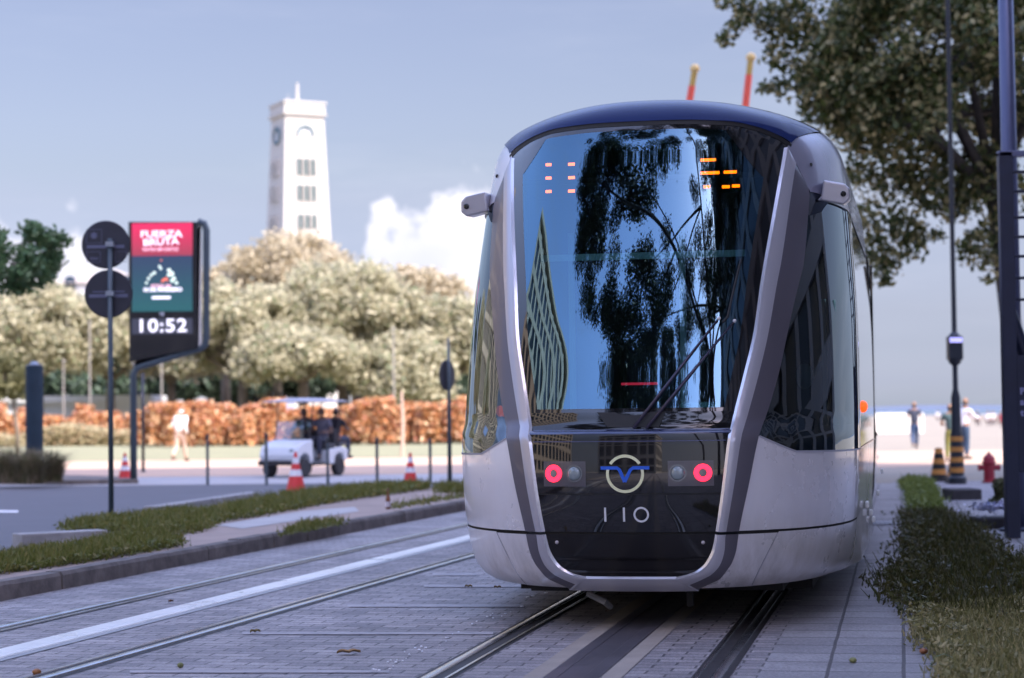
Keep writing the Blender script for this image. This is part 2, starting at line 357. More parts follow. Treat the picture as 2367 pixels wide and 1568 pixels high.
# ---- median with its kerb
kp=[]; Y=-30.
stones=MB(); Y=4.0
while Y<60:
    L_=.95+random.uniform(-.12,.12); Y1=Y+L_-.012
    j=random.uniform(-.012,.012); hh=.150+random.uniform(-.008,.006)
    def kpnt(yy,d,z): return (kx(yy)-.972*d+j, yy+.234*d, z)
    n=5; rows=[]
    for i in range(n+1):
        yy=Y+(Y1-Y)*i/n; w_=random.uniform(-.004,.004)
        rows.append([kpnt(yy,0+w_,-.02),kpnt(yy,.004+w_,hh-.03),kpnt(yy,.022+w_,hh+random.uniform(-.004,.003)),kpnt(yy,.16,hh),kpnt(yy,.165,-.02)])
    stones.grid(rows); o=len(stones.v)-(n+1)*5
    stones.f.append(tuple(o+i for i in range(5))); stones.f.append(tuple(o+n*5+i for i in range(5))[::-1])
    Y+=L_
tag(stones.build('kerb',M_kerb),kind='structure')
bk=[G(x,y,.14) for x,y in [(-150,1340),(40,1283),(330,1246),(330,1215),(480,1192),(600,1158),(720,1140),(860,1128),(960,1124),(1060,1134),(1083,1139)]]
back=[(p[0],p[1]) for p in bk]+[(kx(45)-.4,45)]
front=[(kx(p)-.16,p+.04) for p in (45,30,20,12,4)]
md=MB(); poly=back+front
n=len(poly); md.add([(x,y,.135) for x,y in poly]+[(x,y,-.01) for x,y in poly],[tuple(range(n))]+[(i,(i+1)%n,n+(i+1)%n,n+i) for i in range(n)])
tag(md.build('median',M_sand),kind='structure')
# loose kerb stones on the road side of the median
def kerb_block(name,a,b,hh,wd,label):
    pa,pb=G(*a),G(*b); d=(pb-pa); L_=np.linalg.norm(d); an=math.atan2(d[1],d[0])
    o=MB().box(0,L_,0,wd,0,hh,bev=.012).build(name,mat('kerb_pale',(.30,.29,.29),.85,var=.25,vscale=3,bump=.4),loc=(pa[0],pa[1],-.0),rotz=an)
    tag(o,label,'kerb stone',group='stray kerb stones on the road side of the median')
kerb_block('kerb_stone',(50,1273),(250,1262),.175,.25,'long pale kerb stone at the near end of the median, left of the grass')
kerb_block('kerb_stone',(365,1205),(600,1166),.20,.2,'mossy kerb stone beyond the sign post, in front of the asphalt')
# the concrete apron in the median, paler
sheet('median_slab',[G(x,y,.14)[:2] for x,y in [(560,1222),(830,1182),(820,1172),(700,1182),(500,1214)]],.1395,mat('median_concrete',(.40,.38,.37),.85,var=.12,vscale=2))

# ================================================================== PLANTING HELPERS
LG=mat('grass_leaf',rough=.55,island=[(.075,.09,.012),(.16,.17,.03),(.10,.12,.015),(.26,.21,.06),(.12,.15,.03)],subs=.3)
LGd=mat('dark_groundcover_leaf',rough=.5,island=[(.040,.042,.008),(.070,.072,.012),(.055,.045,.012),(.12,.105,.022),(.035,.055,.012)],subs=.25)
LGg=mat('grey_groundcover_leaf',rough=.5,island=[(.14,.13,.04),(.26,.23,.09),(.18,.17,.05),(.42,.35,.17),(.08,.09,.02)],subs=.25)
def inpoly(P,poly):
    x,y=P[:,0],P[:,1]; c=np.zeros(len(P),bool); j=len(poly)-1
    for i in range(len(poly)):
        xi,yi=poly[i][:2]; xj,yj=poly[j][:2]
        m=((yi>y)!=(yj>y))&(x<(xj-xi)*(y-yi)/(yj-yi+1e-12)+xi); c^=m; j=i
    return c
def ground_patch(name,polypx,z,n,size,height,m,label_kind='stuff',jag=.05):
    poly=[G(x,y,z)[:2] for x,y in polypx]; P=np.array(poly); lo,hi=P.min(0)-.1,P.max(0)+.1
    q=rng.uniform(lo,hi,(n*3,2)); q2=q+rng.normal(scale=jag,size=q.shape); q=q[inpoly(q2,poly)][:n]
    hn=.5+.5*np.sin(q[:,0]*5.1+q[:,1]*2.3)*np.sin(q[:,1]*3.7-q[:,0]*1.9)
    zz=z+rng.uniform(0,1,len(q))**.7*height*(.45+.75*hn)
    a=leaf_quads(np.column_stack([q,zz]),size,up=.6,aspect=.34,jit=.5)
    # upright blades too
    k=len(q)//3; b=q[:k]; hb=size*1.6*rng.uniform(.6,1.3,k); an=rng.uniform(0,2*PI,k); ln=rng.normal(scale=.35,size=(k,2))*hb[:,None]
    zb=z+height*.5*rng.uniform(0,1,k); wv=np.column_stack([np.cos(an),np.sin(an)])*.006
    base=np.column_stack([b,zb]); top=np.column_stack([b+ln,zb+hb]); W3=np.column_stack([wv,np.zeros(k)])
    bl=np.stack([base-W3,base+W3,top+W3*.3,top-W3*.3],1)
    o=MB().quads(a).quads(bl).build(name,m); tag(o,kind='stuff'); return o
ground_patch('grass',[(-120,1346),(0,1329),(210,1300),(410,1266),(418,1256),(330,1238),(200,1268),(30,1290),(-120,1315)],.135,16000,.055,.085,LG)
ground_patch('grass',[(140,1228),(260,1233),(400,1240),(482,1228),(485,1205),(440,1185),(330,1199),(200,1213)],.135,11000,.06,.11,LG)
ground_patch('grass',[(470,1215),(600,1195),(730,1170),(860,1150),(990,1133),(980,1124),(860,1129),(720,1142),(590,1163),(470,1195)],.14,14000,.075,.11,LG)
ground_patch('grass',[(1010,1140),(1130,1142),(1130,1124),(1010,1132)],.14,2500,.08,.13,LG)
ground_patch('grass',[(650,1240),(790,1214),(780,1205),(700,1215)],.135,1300,.05,.05,LG)
ground_patch('grass',[(900,1180),(1080,1150),(1060,1146),(900,1172)],.135,900,.06,.04,LG)
# right hand planting strip
ground_patch('groundcover',[(2085,1118),(2150,1118),(2180,1195),(2115,1195)],.01,7000,.09,.16,mat('bright_grass_leaf',rough=.6,island=[(.12,.17,.03),(.22,.26,.05),(.09,.13,.03)],subs=.3))
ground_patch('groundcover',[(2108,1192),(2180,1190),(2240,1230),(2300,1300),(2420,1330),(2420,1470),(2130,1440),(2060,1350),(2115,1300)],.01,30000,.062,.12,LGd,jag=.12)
ground_patch('groundcover',[(2135,1440),(2240,1425),(2440,1410),(2600,1700),(2190,1700),(2200,1540),(2130,1490)],.01,34000,.040,.13,LGg,jag=.06)

def crown(P_centers,radii,per,size,m,name,parent,flat=.75,up=.25,shell=.55):
    out=[]
    for c,r in zip(P_centers,radii):
        n=int(per*(r/np.mean(radii))**2)
        d=rng.normal(size=(n,3)); d/=np.linalg.norm(d,axis=1)[:,None]
        rr=r*(1-shell*rng.uniform(0,1,n)**1.5)[:,None]
        p=np.array(c)+d*rr*np.array([1,1,flat])*(1+.22*np.sin(d[:,0:1]*6+c[0]*3)*np.sin(d[:,2:3]*7+c[1]*5))+rng.normal(scale=r*.22,size=(n,3))
        out.append(leaf_quads(p,size,up=up))
    return MB().quads(np.concatenate(out)).build(name,m,parent)
def lobes(c,rad,n,rb,low=-.35):
    C=[];r=[]
    while len(C)<n:
        d=rng.normal(size=3); d/=np.linalg.norm(d)
        if d[2]<low: continue
        q=rng.uniform(.55,1.)**.6
        C.append(np.array(c)+d*np.array(rad)*q); r.append(rb*rng.uniform(.6,1.25))
    return C,r
def tree(name,loc,c,rad,nl,rb,per,size,leafm,barkm,trunk_r,label,cat='tree',group=None,low=-.35,limbs=7,flat=.75,extra=None):
    root=empty(name,loc,label=label,cat=cat,group=group)
    L0=np.array(loc); c=np.array(c)-L0
    C_,r_=lobes(c,rad,nl,rb,low)
    if extra:
        for e in extra: C_.append(np.array(e[0])-L0); r_.append(e[1])
    crown(C_,r_,per,size,leafm,'crown',root,flat=flat)
    t=MB(); fork=np.array([c[0]*.3,c[1]*.3,max(c[2]-rad[2]*.9,c[2]*.35)])
    t.tube([(0,0,-.1),(0,0,fork[2]*.4),fork],[trunk_r*1.25,trunk_r,trunk_r*.85],10)
    for k in range(limbs):
        e=C_[(k*7)%len(C_)]; mid=fork*.5+e*.5+np.array([0,0,rad[2]*.12])
        t.tube([fork,mid,e],[trunk_r*.6,trunk_r*.36,trunk_r*.1],7)
        for q in range(2):
            e2=C_[(k*7+q*3+1)%len(C_)]; t.tube([mid,(mid+e2)/2+rng.normal(scale=.2,size=3),e2],[trunk_r*.28,trunk_r*.18,trunk_r*.05],5)
    t.build('trunk',barkm,root,smooth=True)
    return root
BARK=mat('bark',(.16,.13,.10),.9,var=.3,vscale=6,bump=.8,bscale=20)
BARKd=mat('dark_bark',(.07,.06,.05),.9,var=.3,vscale=6,bump=.8,bscale=20)
PALE=mat('pale_leaf',rough=.6,island=[(.52,.48,.32),(.60,.55,.39),(.42,.40,.26),(.55,.51,.36),(.20,.25,.13)],subs=.42)
PALE2=mat('greyer_leaf',rough=.6,island=[(.52,.45,.31),(.60,.52,.37),(.44,.39,.27)],subs=.4)
GREEN=mat('green_leaf',rough=.5,island=[(.06,.13,.05),(.09,.18,.07),(.13,.20,.08),(.04,.09,.04)],subs=.3)
DARK=mat('street_tree_leaf',rough=.45,island=[(.035,.048,.012),(.055,.080,.020),(.11,.135,.035),(.50,.42,.20),(.04,.07,.020)],subs=.4)  # cream share puts the sun patches into the leaf colour
HEDGEM=mat('croton_leaf',rough=.5,island=[(.66,.30,.13),(.78,.46,.23),(.48,.18,.06),(.86,.68,.42),(.66,.28,.18),(.14,.06,.02),(.76,.42,.18)],subs=.4)
DGREEN=mat('deep_green_leaf',rough=.55,island=[(.05,.085,.05),(.08,.12,.07),(.04,.06,.04)],subs=.25)

# ================================================================== TRAM
HT=R(11.6); NT=np.array([.712,12.6,0.])
tram=empty('tram',NT,-HT,label='silver and black light-rail tram with a large dark windscreen, standing on the embedded rails',cat='tram')
aX=np.array([math.cos(HT),-math.sin(HT),0]); aY=np.array([math.sin(HT),math.cos(HT),0])
def loc_(P): d=np.asarray(P)-NT; return np.array([d@aX,d@aY,d[2]])
ZS=[.26,.30,.36,.50,.62,.80,1.0,1.18,1.262,1.275,1.29,1.40,2.0,2.6,3.1,3.31,3.38,3.45,3.52,3.57,3.62]
FS=[.22,.165,.115,.060,.033,.008,.0,.008,.018,.030,.085,.125,.310,.530,.747,.850,.90,.99,1.13,1.28,1.60]
ZW=[.26,.30,.4,.6,.8,1.2,2.0,2.6,3.0,3.2,3.3,3.4,3.5,3.57,3.62]
WW=[1.22,1.28,1.335,1.37,1.385,1.40,1.39,1.355,1.325,1.30,1.275,1.215,1.07,.86,.42]
LN=2.0; NE=2.5
def pchip(xs,ys):
    xs=np.array(xs,float); ys=np.array(ys,float); h_=np.diff(xs); d_=np.diff(ys)/h_; m_=np.zeros(len(xs)); m_[0]=d_[0]; m_[-1]=d_[-1]
    for i in range(1,len(xs)-1):
        if d_[i-1]*d_[i]>0:
            a_,b_=2*h_[i]+h_[i-1],h_[i]+2*h_[i-1]; m_[i]=(a_+b_)/(a_/d_[i-1]+b_/d_[i])
    def f(z):
        z=min(max(z,xs[0]),xs[-1]); i=min(max(int(np.searchsorted(xs,z)-1),0),len(xs)-2); t=(z-xs[i])/h_[i]
        return float(ys[i]*(1+2*t)*(1-t)**2+m_[i]*h_[i]*t*(1-t)**2+ys[i+1]*t*t*(3-2*t)+m_[i+1]*h_[i]*t*t*(t-1))
    return f
Fz=pchip(ZS,FS); Wz=pchip(ZW,WW)
def s_of_x(x,z):
    q=min(abs(x)/Wz(z),1.); return math.copysign(math.asin(q**(NE/2))/(PI/2),x)
def P_s(s,z,off=0.):
    a_=abs(s); sg=1 if s>=0 else -1
    def base(a_,z):
        w_=Wz(z)
        if z<1.2:
            t_=min(max((a_-.78)/.40,0),1); w_+=(max(w_,1.375)-w_)*t_*t_*(3-2*t_)
        if a_<=1:
            th=a_*PI/2; x=w_*math.sin(th)**(2/NE); y=Fz(z)+LN*(1-max(math.cos(th),0)**(2/NE))
        else:
            x=w_; y=Fz(z)+LN+(a_-1)*4
        return np.array([x,y,z])
    p=base(a_,z)
    if off:
        e=.004
        d1=base(a_+e,z)-base(max(a_-e,0),z); d2=base(a_,min(z+.01,3.62))-base(a_,max(z-.01,.26))
        nn=np.cross(d2,d1); L_=np.linalg.norm(nn)
        if L_>1e-9:
            nn/=L_
            th_=min(a_,1)*PI/2
            if nn[0]*math.sin(th_)-nn[1]*math.cos(th_)<0: nn=-nn
            p=p+nn*off
    return np.array([p[0]*sg,p[1],p[2]])
def P_x(x,z,off=0.): return P_s(s_of_x(x,z),z,off)
inn_z=[.26,.30,.345,.362,.385,.42,.465,.53,.63,.91,1.28,1.6,1.91,2.25,2.72,3.2,3.6]
inn_x=[.0 ,.10,.28,.36,.42,.47,.505,.535,.557,.603,.652,.722,.788,.828,.895,.958,1.0]
out_z=[.26,.29,.338,.39,.435,.52,.63,.94,1.25,1.45,1.68,1.92,2.25,2.37,2.9,3.2,3.6]
out_x=[.40,.455,.555,.60,.632,.664,.683,.752,.817,.878,.935,.980,1.045,1.07,1.105,1.13,1.15]
inn=pchip(inn_z,inn_x); out=pchip(out_z,out_x)
ZT=3.2
def mid(z): return inn(z)+(.38 if z>.6 else .38+.28*(.6-z)/.3)*(out(z)-inn(z))
def zlist(a,b,n): return [a+(b-a)*i/n for i in range(n+1)]
T_body=mat('silver_paint',(.76,.73,.76),.30,metal=.22,coat=.7,var=.025,vscale=1.2,bump=.06,bscale=180)
def add_dirt(m):
    nt=m.node_tree; b_=nt.nodes['Principled BSDF']; L=nt.links.new; src=b_.inputs['Base Color'].links[0].from_socket
    t=nt.nodes.new('ShaderNodeTexCoord'); sp=nt.nodes.new('ShaderNodeSeparateXYZ'); L(t.outputs['Object'],sp.inputs[0])
    mr=nt.nodes.new('ShaderNodeMapRange'); mr.interpolation_type='SMOOTHSTEP'; L(sp.outputs[2],mr.inputs[0]); mr.inputs[1].default_value=.85; mr.inputs[2].default_value=.24; mr.inputs[3].default_value=.10; mr.inputs[4].default_value=1.
    mp=nt.nodes.new('ShaderNodeMapping'); mp.inputs['Scale'].default_value=(9,9,1.6); L(t.outputs['Object'],mp.inputs[0])
    n=nt.nodes.new('ShaderNodeTexNoise'); n.inputs['Scale'].default_value=1.; n.inputs['Detail'].default_value=9; n.inputs['Roughness'].default_value=.7; L(mp.outputs[0],n.inputs[0])
    m2=nt.nodes.new('ShaderNodeMapRange'); L(n.outputs[0],m2.inputs[0]); m2.inputs[1].default_value=.35; m2.inputs[2].default_value=.75; m2.inputs[4].default_value=.62
    mu=nt.nodes.new('ShaderNodeMath'); mu.operation='MULTIPLY'; L(mr.outputs[0],mu.inputs[0]); L(m2.outputs[0],mu.inputs[1])
    mx_=nt.nodes.new('ShaderNodeMix'); mx_.data_type='RGBA'; L(mu.outputs[0],mx_.inputs[0]); L(src,mx_.inputs[6]); mx_.inputs[7].default_value=(.20,.165,.13,1); L(mx_.outputs[2],b_.inputs['Base Color'])
    cw=nt.nodes.new('ShaderNodeMath'); cw.operation='MULTIPLY_ADD'; L(mu.outputs[0],cw.inputs[0]); cw.inputs[1].default_value=-1.; cw.inputs[2].default_value=.7; cw.use_clamp=True; L(cw.outputs[0],b_.inputs['Coat Weight'])
add_dirt(T_body)
T_dark=mat('shaded_silver_paint',(.12,.11,.135),.38,metal=.35,coat=.3)
T_mid=mat('blade_silver',(.46,.45,.50),.28,metal=.35,coat=.4)
T_roof=mat('navy_gloss_paint',(.016,.028,.105),.06,spec=.25,ior=1.18)
T_black=mat('black_gloss',(.008,.008,.010),.045,coat=.35,spec=.6)
T_frit=mat('black_frit',(.010,.010,.012),.05,coat=.6,spec=.6)
T_rub=mat('black_rubber',(.014,.014,.015),.6)
T_under=mat('underframe_grime',(.018,.017,.017),.8)
T_glass=glass_mat('windscreen_glass',(.38,.52,.58),.16,.012,1.5,gcol=(.42,.74,1.))
T_sglass=glass_mat('side_glass',(.16,.20,.22),.09,.02,1.5)
T_rust=M_rust_shade
T_chrome=mat('chrome',(.8,.8,.82),.15,metal=1.)
T_amber=mat('amber_led',(.9,.2,.02),.4,emit=(1,.12,.0),es=5.2)
T_red=mat('red_led',(.9,.02,.04),.4,emit=(1,.015,.05),es=2.2)
# windscreen frame and glass
def zroof(x):
    x=abs(x); return float(np.interp(x,[0,.35,.65,.80,.92,1.0],[3.365,3.365,3.355,3.32,3.27,3.21]))
def patch(u0,u1,v0,v1,nu,nv,off,zb,zt,wf=inn):
    rows=[]
    for j in range(nv+1):
        v=v0+(v1-v0)*j/nv; row=[]
        for i in range(nu+1):
            u=u0+(u1-u0)*i/nu
            z=zb+(zt-zb)*v
            for _ in range(3):
                top=zroof(u*wf(z)) if zt==-1 else zt
                z=zb+(top-zb)*v
            row.append(P_x(u*wf(z),z,off))
        rows.append(row)
    return rows
gl0,gl1,gv0,gv1=-.90,.885,.012,.972
b=MB()
b.grid(patch(-1,gl0,0,1,4,30,0,1.40,-1)); b.grid(patch(gl1,1,0,1,4,30,0,1.40,-1))
b.grid(patch(gl0,gl1,0,gv0,30,1,0,1.40,-1)); b.grid(patch(gl0,gl1,gv1,1,30,2,0,1.40,-1))
# rounded upper corners and dark corner wedges of the printed border
for sg,g in ((-1,gl0),(1,gl1)):
    rows=[]
    for j in range(9):
        t=j/8; v=gv1-.15*t*(2-t) if sg>0 else gv1-.10*t*(2-t)
        rows.append([v,g*(1-(.34 if sg>0 else .22)*(1-t)**1.6)])
    lst=[]
    for v,u in rows:
        r_=[]
        for k in range(5):
            uu=g+(u-g)*k/4; z=1.4+(3.3-1.4)*v
            for _ in range(3): z=1.40+(zroof(uu*inn(z))-1.40)*v
            r_.append(P_x(uu*inn(z),z,.0015))
        lst.append(r_)
    b.grid(lst)
b.build('windscreen_frame',T_frit,tram,smooth=True)
MB().grid(patch(gl0,gl1,gv0,gv1,48,48,0,1.40,-1)).build('windscreen',T_glass,tram,smooth=True)
# cowl below the glass, mask with lamps, lower mask, chin
def band(z0,z1,nz,off,x0=lambda z:-inn(z),x1=lambda z:inn(z),nx=40,extra=None):
    zs=zlist(z0,z1,nz); 
    if extra: zs=sorted(set(zs+[q for q in extra if z0<q<z1]))
    return [[P_x(x0(z)+(x1(z)-x0(z))*i/nx,z,off) for i in range(nx+1)] for z in zs]
MB().grid(band(1.29,1.40,6,0)).build('wiper_cowl',T_black,tram,smooth=True)
MB().grid(band(1.262,1.29,5,0)).build('mask_lip',mat('lip_gloss',(.05,.06,.13),.08,coat=.8),tram,smooth=True)
MB().grid(band(.885,1.262,10,0)).build('front_mask',T_black,tram,smooth=True)
MB().grid(band(.64,.875,8,.0)).build('front_mask',T_black,tram,smooth=True)
MB().grid(band(.345,.625,14,0,extra=inn_z)).build('lower_mask',mat('lower_mask_black',(.010,.009,.010),.16,spec=.4),tram,smooth=True)
MB().grid(band(.60,1.31,10,-.012)).build('mask_backing',T_under,tram,smooth=True)
# chin rim
MB().grid(band(.262,.345,7,.014,x0=lambda z:-np.interp(z,[.26,.345],[.42,.285]),x1=lambda z:np.interp(z,[.26,.345],[.42,.285]))).build('chin_rim',T_mid,tram,smooth=True)
MB().grid([[P_x(x,.345+.0,.014),P_x(x,.353,.001)] for x in zlist(-.29,.29,20)]).build('chin_edge',T_mid,tram,smooth=True)
# blades : proud silver A-pillars with a dark outer face, its shade put into the paint
for sg in (-1,1):
    zs=sorted(set(zlist(.268,.622,18)+[q for q in inn_z+out_z if .268<q<.622])); zs2=zlist(.640,ZT,46)
    br=MB(); dk=MB(); hl=MB()
    for Z in (zs,zs2):
        def topx(f,z):       # the blade ends on a slanting line from (.958,3.2) to (1.105,2.9)
            return f
        rb=[];rd=[];rh=[];re=[]
        for z in Z:
            i_,m_,o_=inn(z),mid(z),out(z)
            if z<.345: i_=float(np.interp(z,[.26,.345],[.40,.285])); m_=max(m_,i_+.03)
            if z>2.9:
                lim=1.105-(z-2.9)/.3*.147; o_=min(o_,lim); m_=min(m_,max(o_-.0,i_)); i_=min(i_,o_-.001)
            O=.016
            rb.append([P_x(sg*(i_+(m_-i_)*k/5),z,O+.004*math.sin(PI*k/5)) for k in range(6)])
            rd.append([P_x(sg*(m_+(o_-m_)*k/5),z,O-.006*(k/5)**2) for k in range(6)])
            re.append([P_x(sg*o_,z,O-.006),P_x(sg*(o_+.004),z,-.004)])
            rh.append([P_x(sg*i_,z,O),P_x(sg*(i_-.012),z,-.0)])
        br.grid(rb); br.grid(re) if 0 else None; dk.grid(rd); dk.grid(re); hl.grid(rh)
    br.build('pillar_blade',T_mid,tram,smooth=True); dk.build('pillar_shadow_face',T_dark,tram,smooth=True); hl.build('pillar_edge',mat('edge_highlight',(.75,.75,.82),.2,metal=.6,coat=.5),tram,smooth=True)  # edge strip's highlight and outer face's shade are put into their paints
# sides
def belt(x): return float(np.interp(abs(x),[.80,1.03,1.4],[1.252,1.140,1.128]))
SB=2.05            # the cab module ends here (s beyond 1 runs straight back, 4 m per unit)
def sgrid(sg,s0f,s1f,z0,z1,nz,ns,off=0.,ztop=None,zbot=None):
    rows=[]
    for j in range(nz+1):
        t=j/nz; z=z0+(z1-z0)*t; row=[]
        for i in range(ns+1):
            u=i/ns; a_=s0f(z); c_=s1f(z); s=a_+(c_-a_)*u
            zz=z
            if ztop or zbot:
                for _ in range(2):
                    x=P_s(s,zz)[0]; tp=ztop(x,s) if ztop else z1; bt=zbot(x,s) if zbot else z0
                    zz=bt+(tp-bt)*t; a_=s0f(zz); c_=s1f(zz); s=a_+(c_-a_)*u
            row.append(P_s(sg*s,zz,off))
        rows.append(row)
    return rows
so_=lambda z: s_of_x(out(z)+.003,z)
for sg in (-1,1):
    # lower valance in two pieces with the dark seam above it
    sp=lambda z: s_of_x(np.interp(z,[.26,.63],[.74,.93]),z)
    MB().grid(sgrid(sg,so_,lambda z:sp(z)-.004,.268,.618,12,12)).build('valance_panel',T_body,tram,smooth=True)
    MB().grid(sgrid(sg,lambda z:sp(z)+.0,lambda z:.97,.268,.624,12,22,off=-.002)).build('valance_panel',T_body,tram,smooth=True)
    MB().grid(sgrid(sg,lambda z:.972,lambda z:SB,.268,.80,12,22,off=-.002)).build('side_skirt',T_body,tram,smooth=True)
    MB().grid(sgrid(sg,so_,lambda z:.97,.640,1.25,12,44,ztop=lambda x,s:belt(x)-.004)).build('side_panel',T_body,tram,smooth=True)
    MB().grid(sgrid(sg,lambda z:.972,lambda z:SB,.640,1.25,8,20,ztop=lambda x,s:belt(x)-.004)).build('side_panel',T_body,tram,smooth=True)
    MB().grid(sgrid(sg,so_,lambda z:SB,.55,1.30,8,40,off=-.015)).build('body_shell',T_under,tram,smooth=True)
    ctop=lambda x,s: 2.90-.06*min(max((s-.6)/.4,0),1)
    # cab side window
    MB().grid(sgrid(sg,so_,lambda z:.93,1.25,2.9,26,34,ztop=lambda x,s:ctop(x,s),zbot=lambda x,s:belt(x))).build('side_window',T_sglass,tram,smooth=True)
    MB().grid(sgrid(sg,lambda z:.93,lambda z:1.02,1.25,2.9,26,6,off=.004,ztop=lambda x,s:ctop(x,s),zbot=lambda x,s:belt(x))).build('door_pillar',T_black,tram,smooth=True)
    MB().grid(sgrid(sg,lambda z:1.02,lambda z:SB,1.25,2.9,16,16,ztop=lambda x,s:ctop(x,s),zbot=lambda x,s:belt(x))).build('side_window',mat('dark_side_pane',(.012,.014,.016),.04,coat=.7,spec=.7),tram,smooth=True)
    # trim line under the window
    rows=[]
    for i in range(50):
        s=so_(1.25)+(SB-so_(1.25))*i/49; x=abs(P_s(s,1.15)[0]); z=belt(x); rows.append([P_s(sg*s,z-.012,.004),P_s(sg*s,z,.006)])
    MB().grid(rows).build('belt_trim',T_mid,tram,smooth=True)
    # shoulder cap above the window, silver; the right one's shade is in its paint
    def zrf(x,s): return 3.21+.20*min(max((s-s_of_x(.97,3.2))/.30,0),1)**.55
    cs=lambda z: s_of_x(1.108-max(z-2.9,0)/.3*.140,z)
    MB().grid(sgrid(sg,cs,lambda z:SB,2.9,3.3,16,44,off=.006,ztop=zrf,zbot=ctop)).build('shoulder_cap',T_body if sg<0 else mat('shoulder_shade_paint',(.30,.29,.37),.26,metal=.4,coat=.5),tram,smooth=True)
    MB().add([P_s(sg*(cs(3.0)+.05),3.03,.008+q) for q in (0,)],[]) if 0 else None
    # bolt on the cap
    p=P_s(sg*(cs(3.0)+.05),3.10,.010); MB().ell(p,(.012,.006,.014),8,6).build('cap_bolt',T_rub,tram)
    # camera pod
    p=MB(); s_=.86; c0=P_s(s_,2.90,0); 
    poly=[(1.18,2.85),(1.335,2.815),(1.378,2.85),(1.378,2.925),(1.345,2.96),(1.20,2.99)]
    rowsA=[(sg*x,1.40,z) for x,z in poly]; rowsB=[(sg*x,1.60,z+.01) for x,z in poly]; n=6
    p.add(rowsA+rowsB,[tuple(range(n)),tuple(range(n,2*n))[::-1]]+[(i,(i+1)%n,n+(i+1)%n,n+i) for i in range(n)])
    pod=p.build('mirror_camera',T_mid,tram,bevel=.012)
    MB().lathe([(.020,0),(.020,-.012),(.012,-.016),(0.001,-.016)][::-1],14,(sg*1.335,1.402,2.888),'y').build('lens',T_black,pod)
    # fairing that carries the pod
    MB().grid([[P_s(sg*s,z,.020-.012*abs(t-.5)) for t,z in [(q/5,2.845-.0*q+.15*q/5*math.sin(PI*min(1,(s-.62)/.3))) for q in range(6)]] for s in zlist(.62,.95,14)]).build('pod_fairing',mat('fairing_paint',(.42,.42,.48),.35,metal=.4,coat=.3),tram,smooth=True)
# bright seam edges of the valance joints, right and left
for sg in (-1,1):
    MB().grid([[P_s(sg*(s_of_x(np.interp(z,[.26,.63],[.74,.93]),z)-d),z,.002) for d in (.0,.004)] for z in zlist(.27,.618,10)]).build('panel_seam',T_mid,tram)
    MB().grid([[P_s(sg*(.969+d-.22*max(0,(.63-z)/.37)**1.5),z,.0035) for d in (-.002,.002)] for z in zlist(.27,1.13,16)]).build('panel_seam',T_mid,tram)
# roof
rows=[]
ss=zlist(-1,1,60)
def roof_bottom(s):
    a_=abs(s); x=abs(P_s(a_,3.3)[0])
    if x<1.0: return zroof(x)
    return 3.21+.20*min(max((a_-s_of_x(.97,3.2))/.30,0),1)**.55
R0=MB()
for j in range(15):
    t=j/14
    row=[]
    for s in ss:
        zb=roof_bottom(s); z=zb+(3.62-zb)*(1-(1-t)**1.5); row.append(P_s(s,z,.004+.012*(1-t)**2))
    rows.append(row)
R0.grid(rows)
last=rows[-1]
R0.grid([last,[np.array([p[0],max(p[1],3.4)+.6,3.64]) for p in last],[np.array([p[0],6.2,3.64]) for p in last]])
# roof sides running back
prof=[(Wz(z),z) for z in [3.41,3.46,3.5,3.57,3.62]]
for sg in (-1,1):
    R0.grid([[ (sg*w_,y,z) for w_,z in prof] for y in (2.85,6.75)])
    R0.grid([[ (sg*.42,y,3.62),(0,y,3.64)] for y in (3.3,6.75)])
R0.build('roof',T_roof,tram,smooth=True)
# dark gasket line under the roof lip
MB().grid([[P_x(x,zroof(x)-.022,.002),P_x(x,zroof(x)+.004,.012)] for x in zlist(-.985,.985,50)]).build('roof_gasket',T_rub,tram,smooth=True)
# following carriages, with bellows between them
cprof=[(1.28,.30),(1.335,.42),(1.37,.62),(1.40,1.13)]
up=[(1.355,2.84),(1.325,3.0),(1.275,3.3),(1.215,3.4),(1.07,3.5),(.86,3.57),(.42,3.62),(0,3.64)]
bend=lambda y: -.0030*max(y-6,0)**2
class BM(MB):
    def build(s,*a,**k):
        s.v=[(x+bend(y),y,z) for x,y,z in s.v]; return MB.build(s,*a,**k)
def yl(y0,y1): return [y0+(y1-y0)*i/6 for i in range(7)]
def carriage(y0,y1):
    lo=BM(); 
    for sg in (-1,1):
        lo.grid([[ (sg*x,y,z) for x,z in cprof] for y in yl(y0,y1)]); lo.grid([[ (sg*x,y,z) for x,z in up[:3]] for y in yl(y0,y1)])
    c=lo.build('carriage',T_body,tram,smooth=True,ang=40)
    rf=BM()
    for sg in (-1,1): rf.grid([[ (sg*x,y,z) for x,z in up[2:]] for y in yl(y0,y1)])
    rf.build('roof',T_roof,c,smooth=True)
    for sg in (-1,1):
        y=y0+.15
        while y<y1-1.2:
            BM().box(sg*1.378-.012,sg*1.378+.012,y,y+1.25,1.16,2.82,bev=.006).build('window',MATS['dark_side_pane'],c); y+=1.32
    BM().add([(x*sg,y0,z) for sg in (1,) for x,z in cprof+up]+[(-x,y0,z) for x,z in (cprof+up[:-1])[::-1]],[tuple(range(2*len(cprof+up)-1))]).build('end_wall',T_under,c)
cuts=[(6.0,6.2),(14.0,14.6),(20,20.6),(28,28.5)]
for y0,y1 in ((7.3,14.0),(14.7,19.9),(20.6,28.4)): carriage(y0,y1)
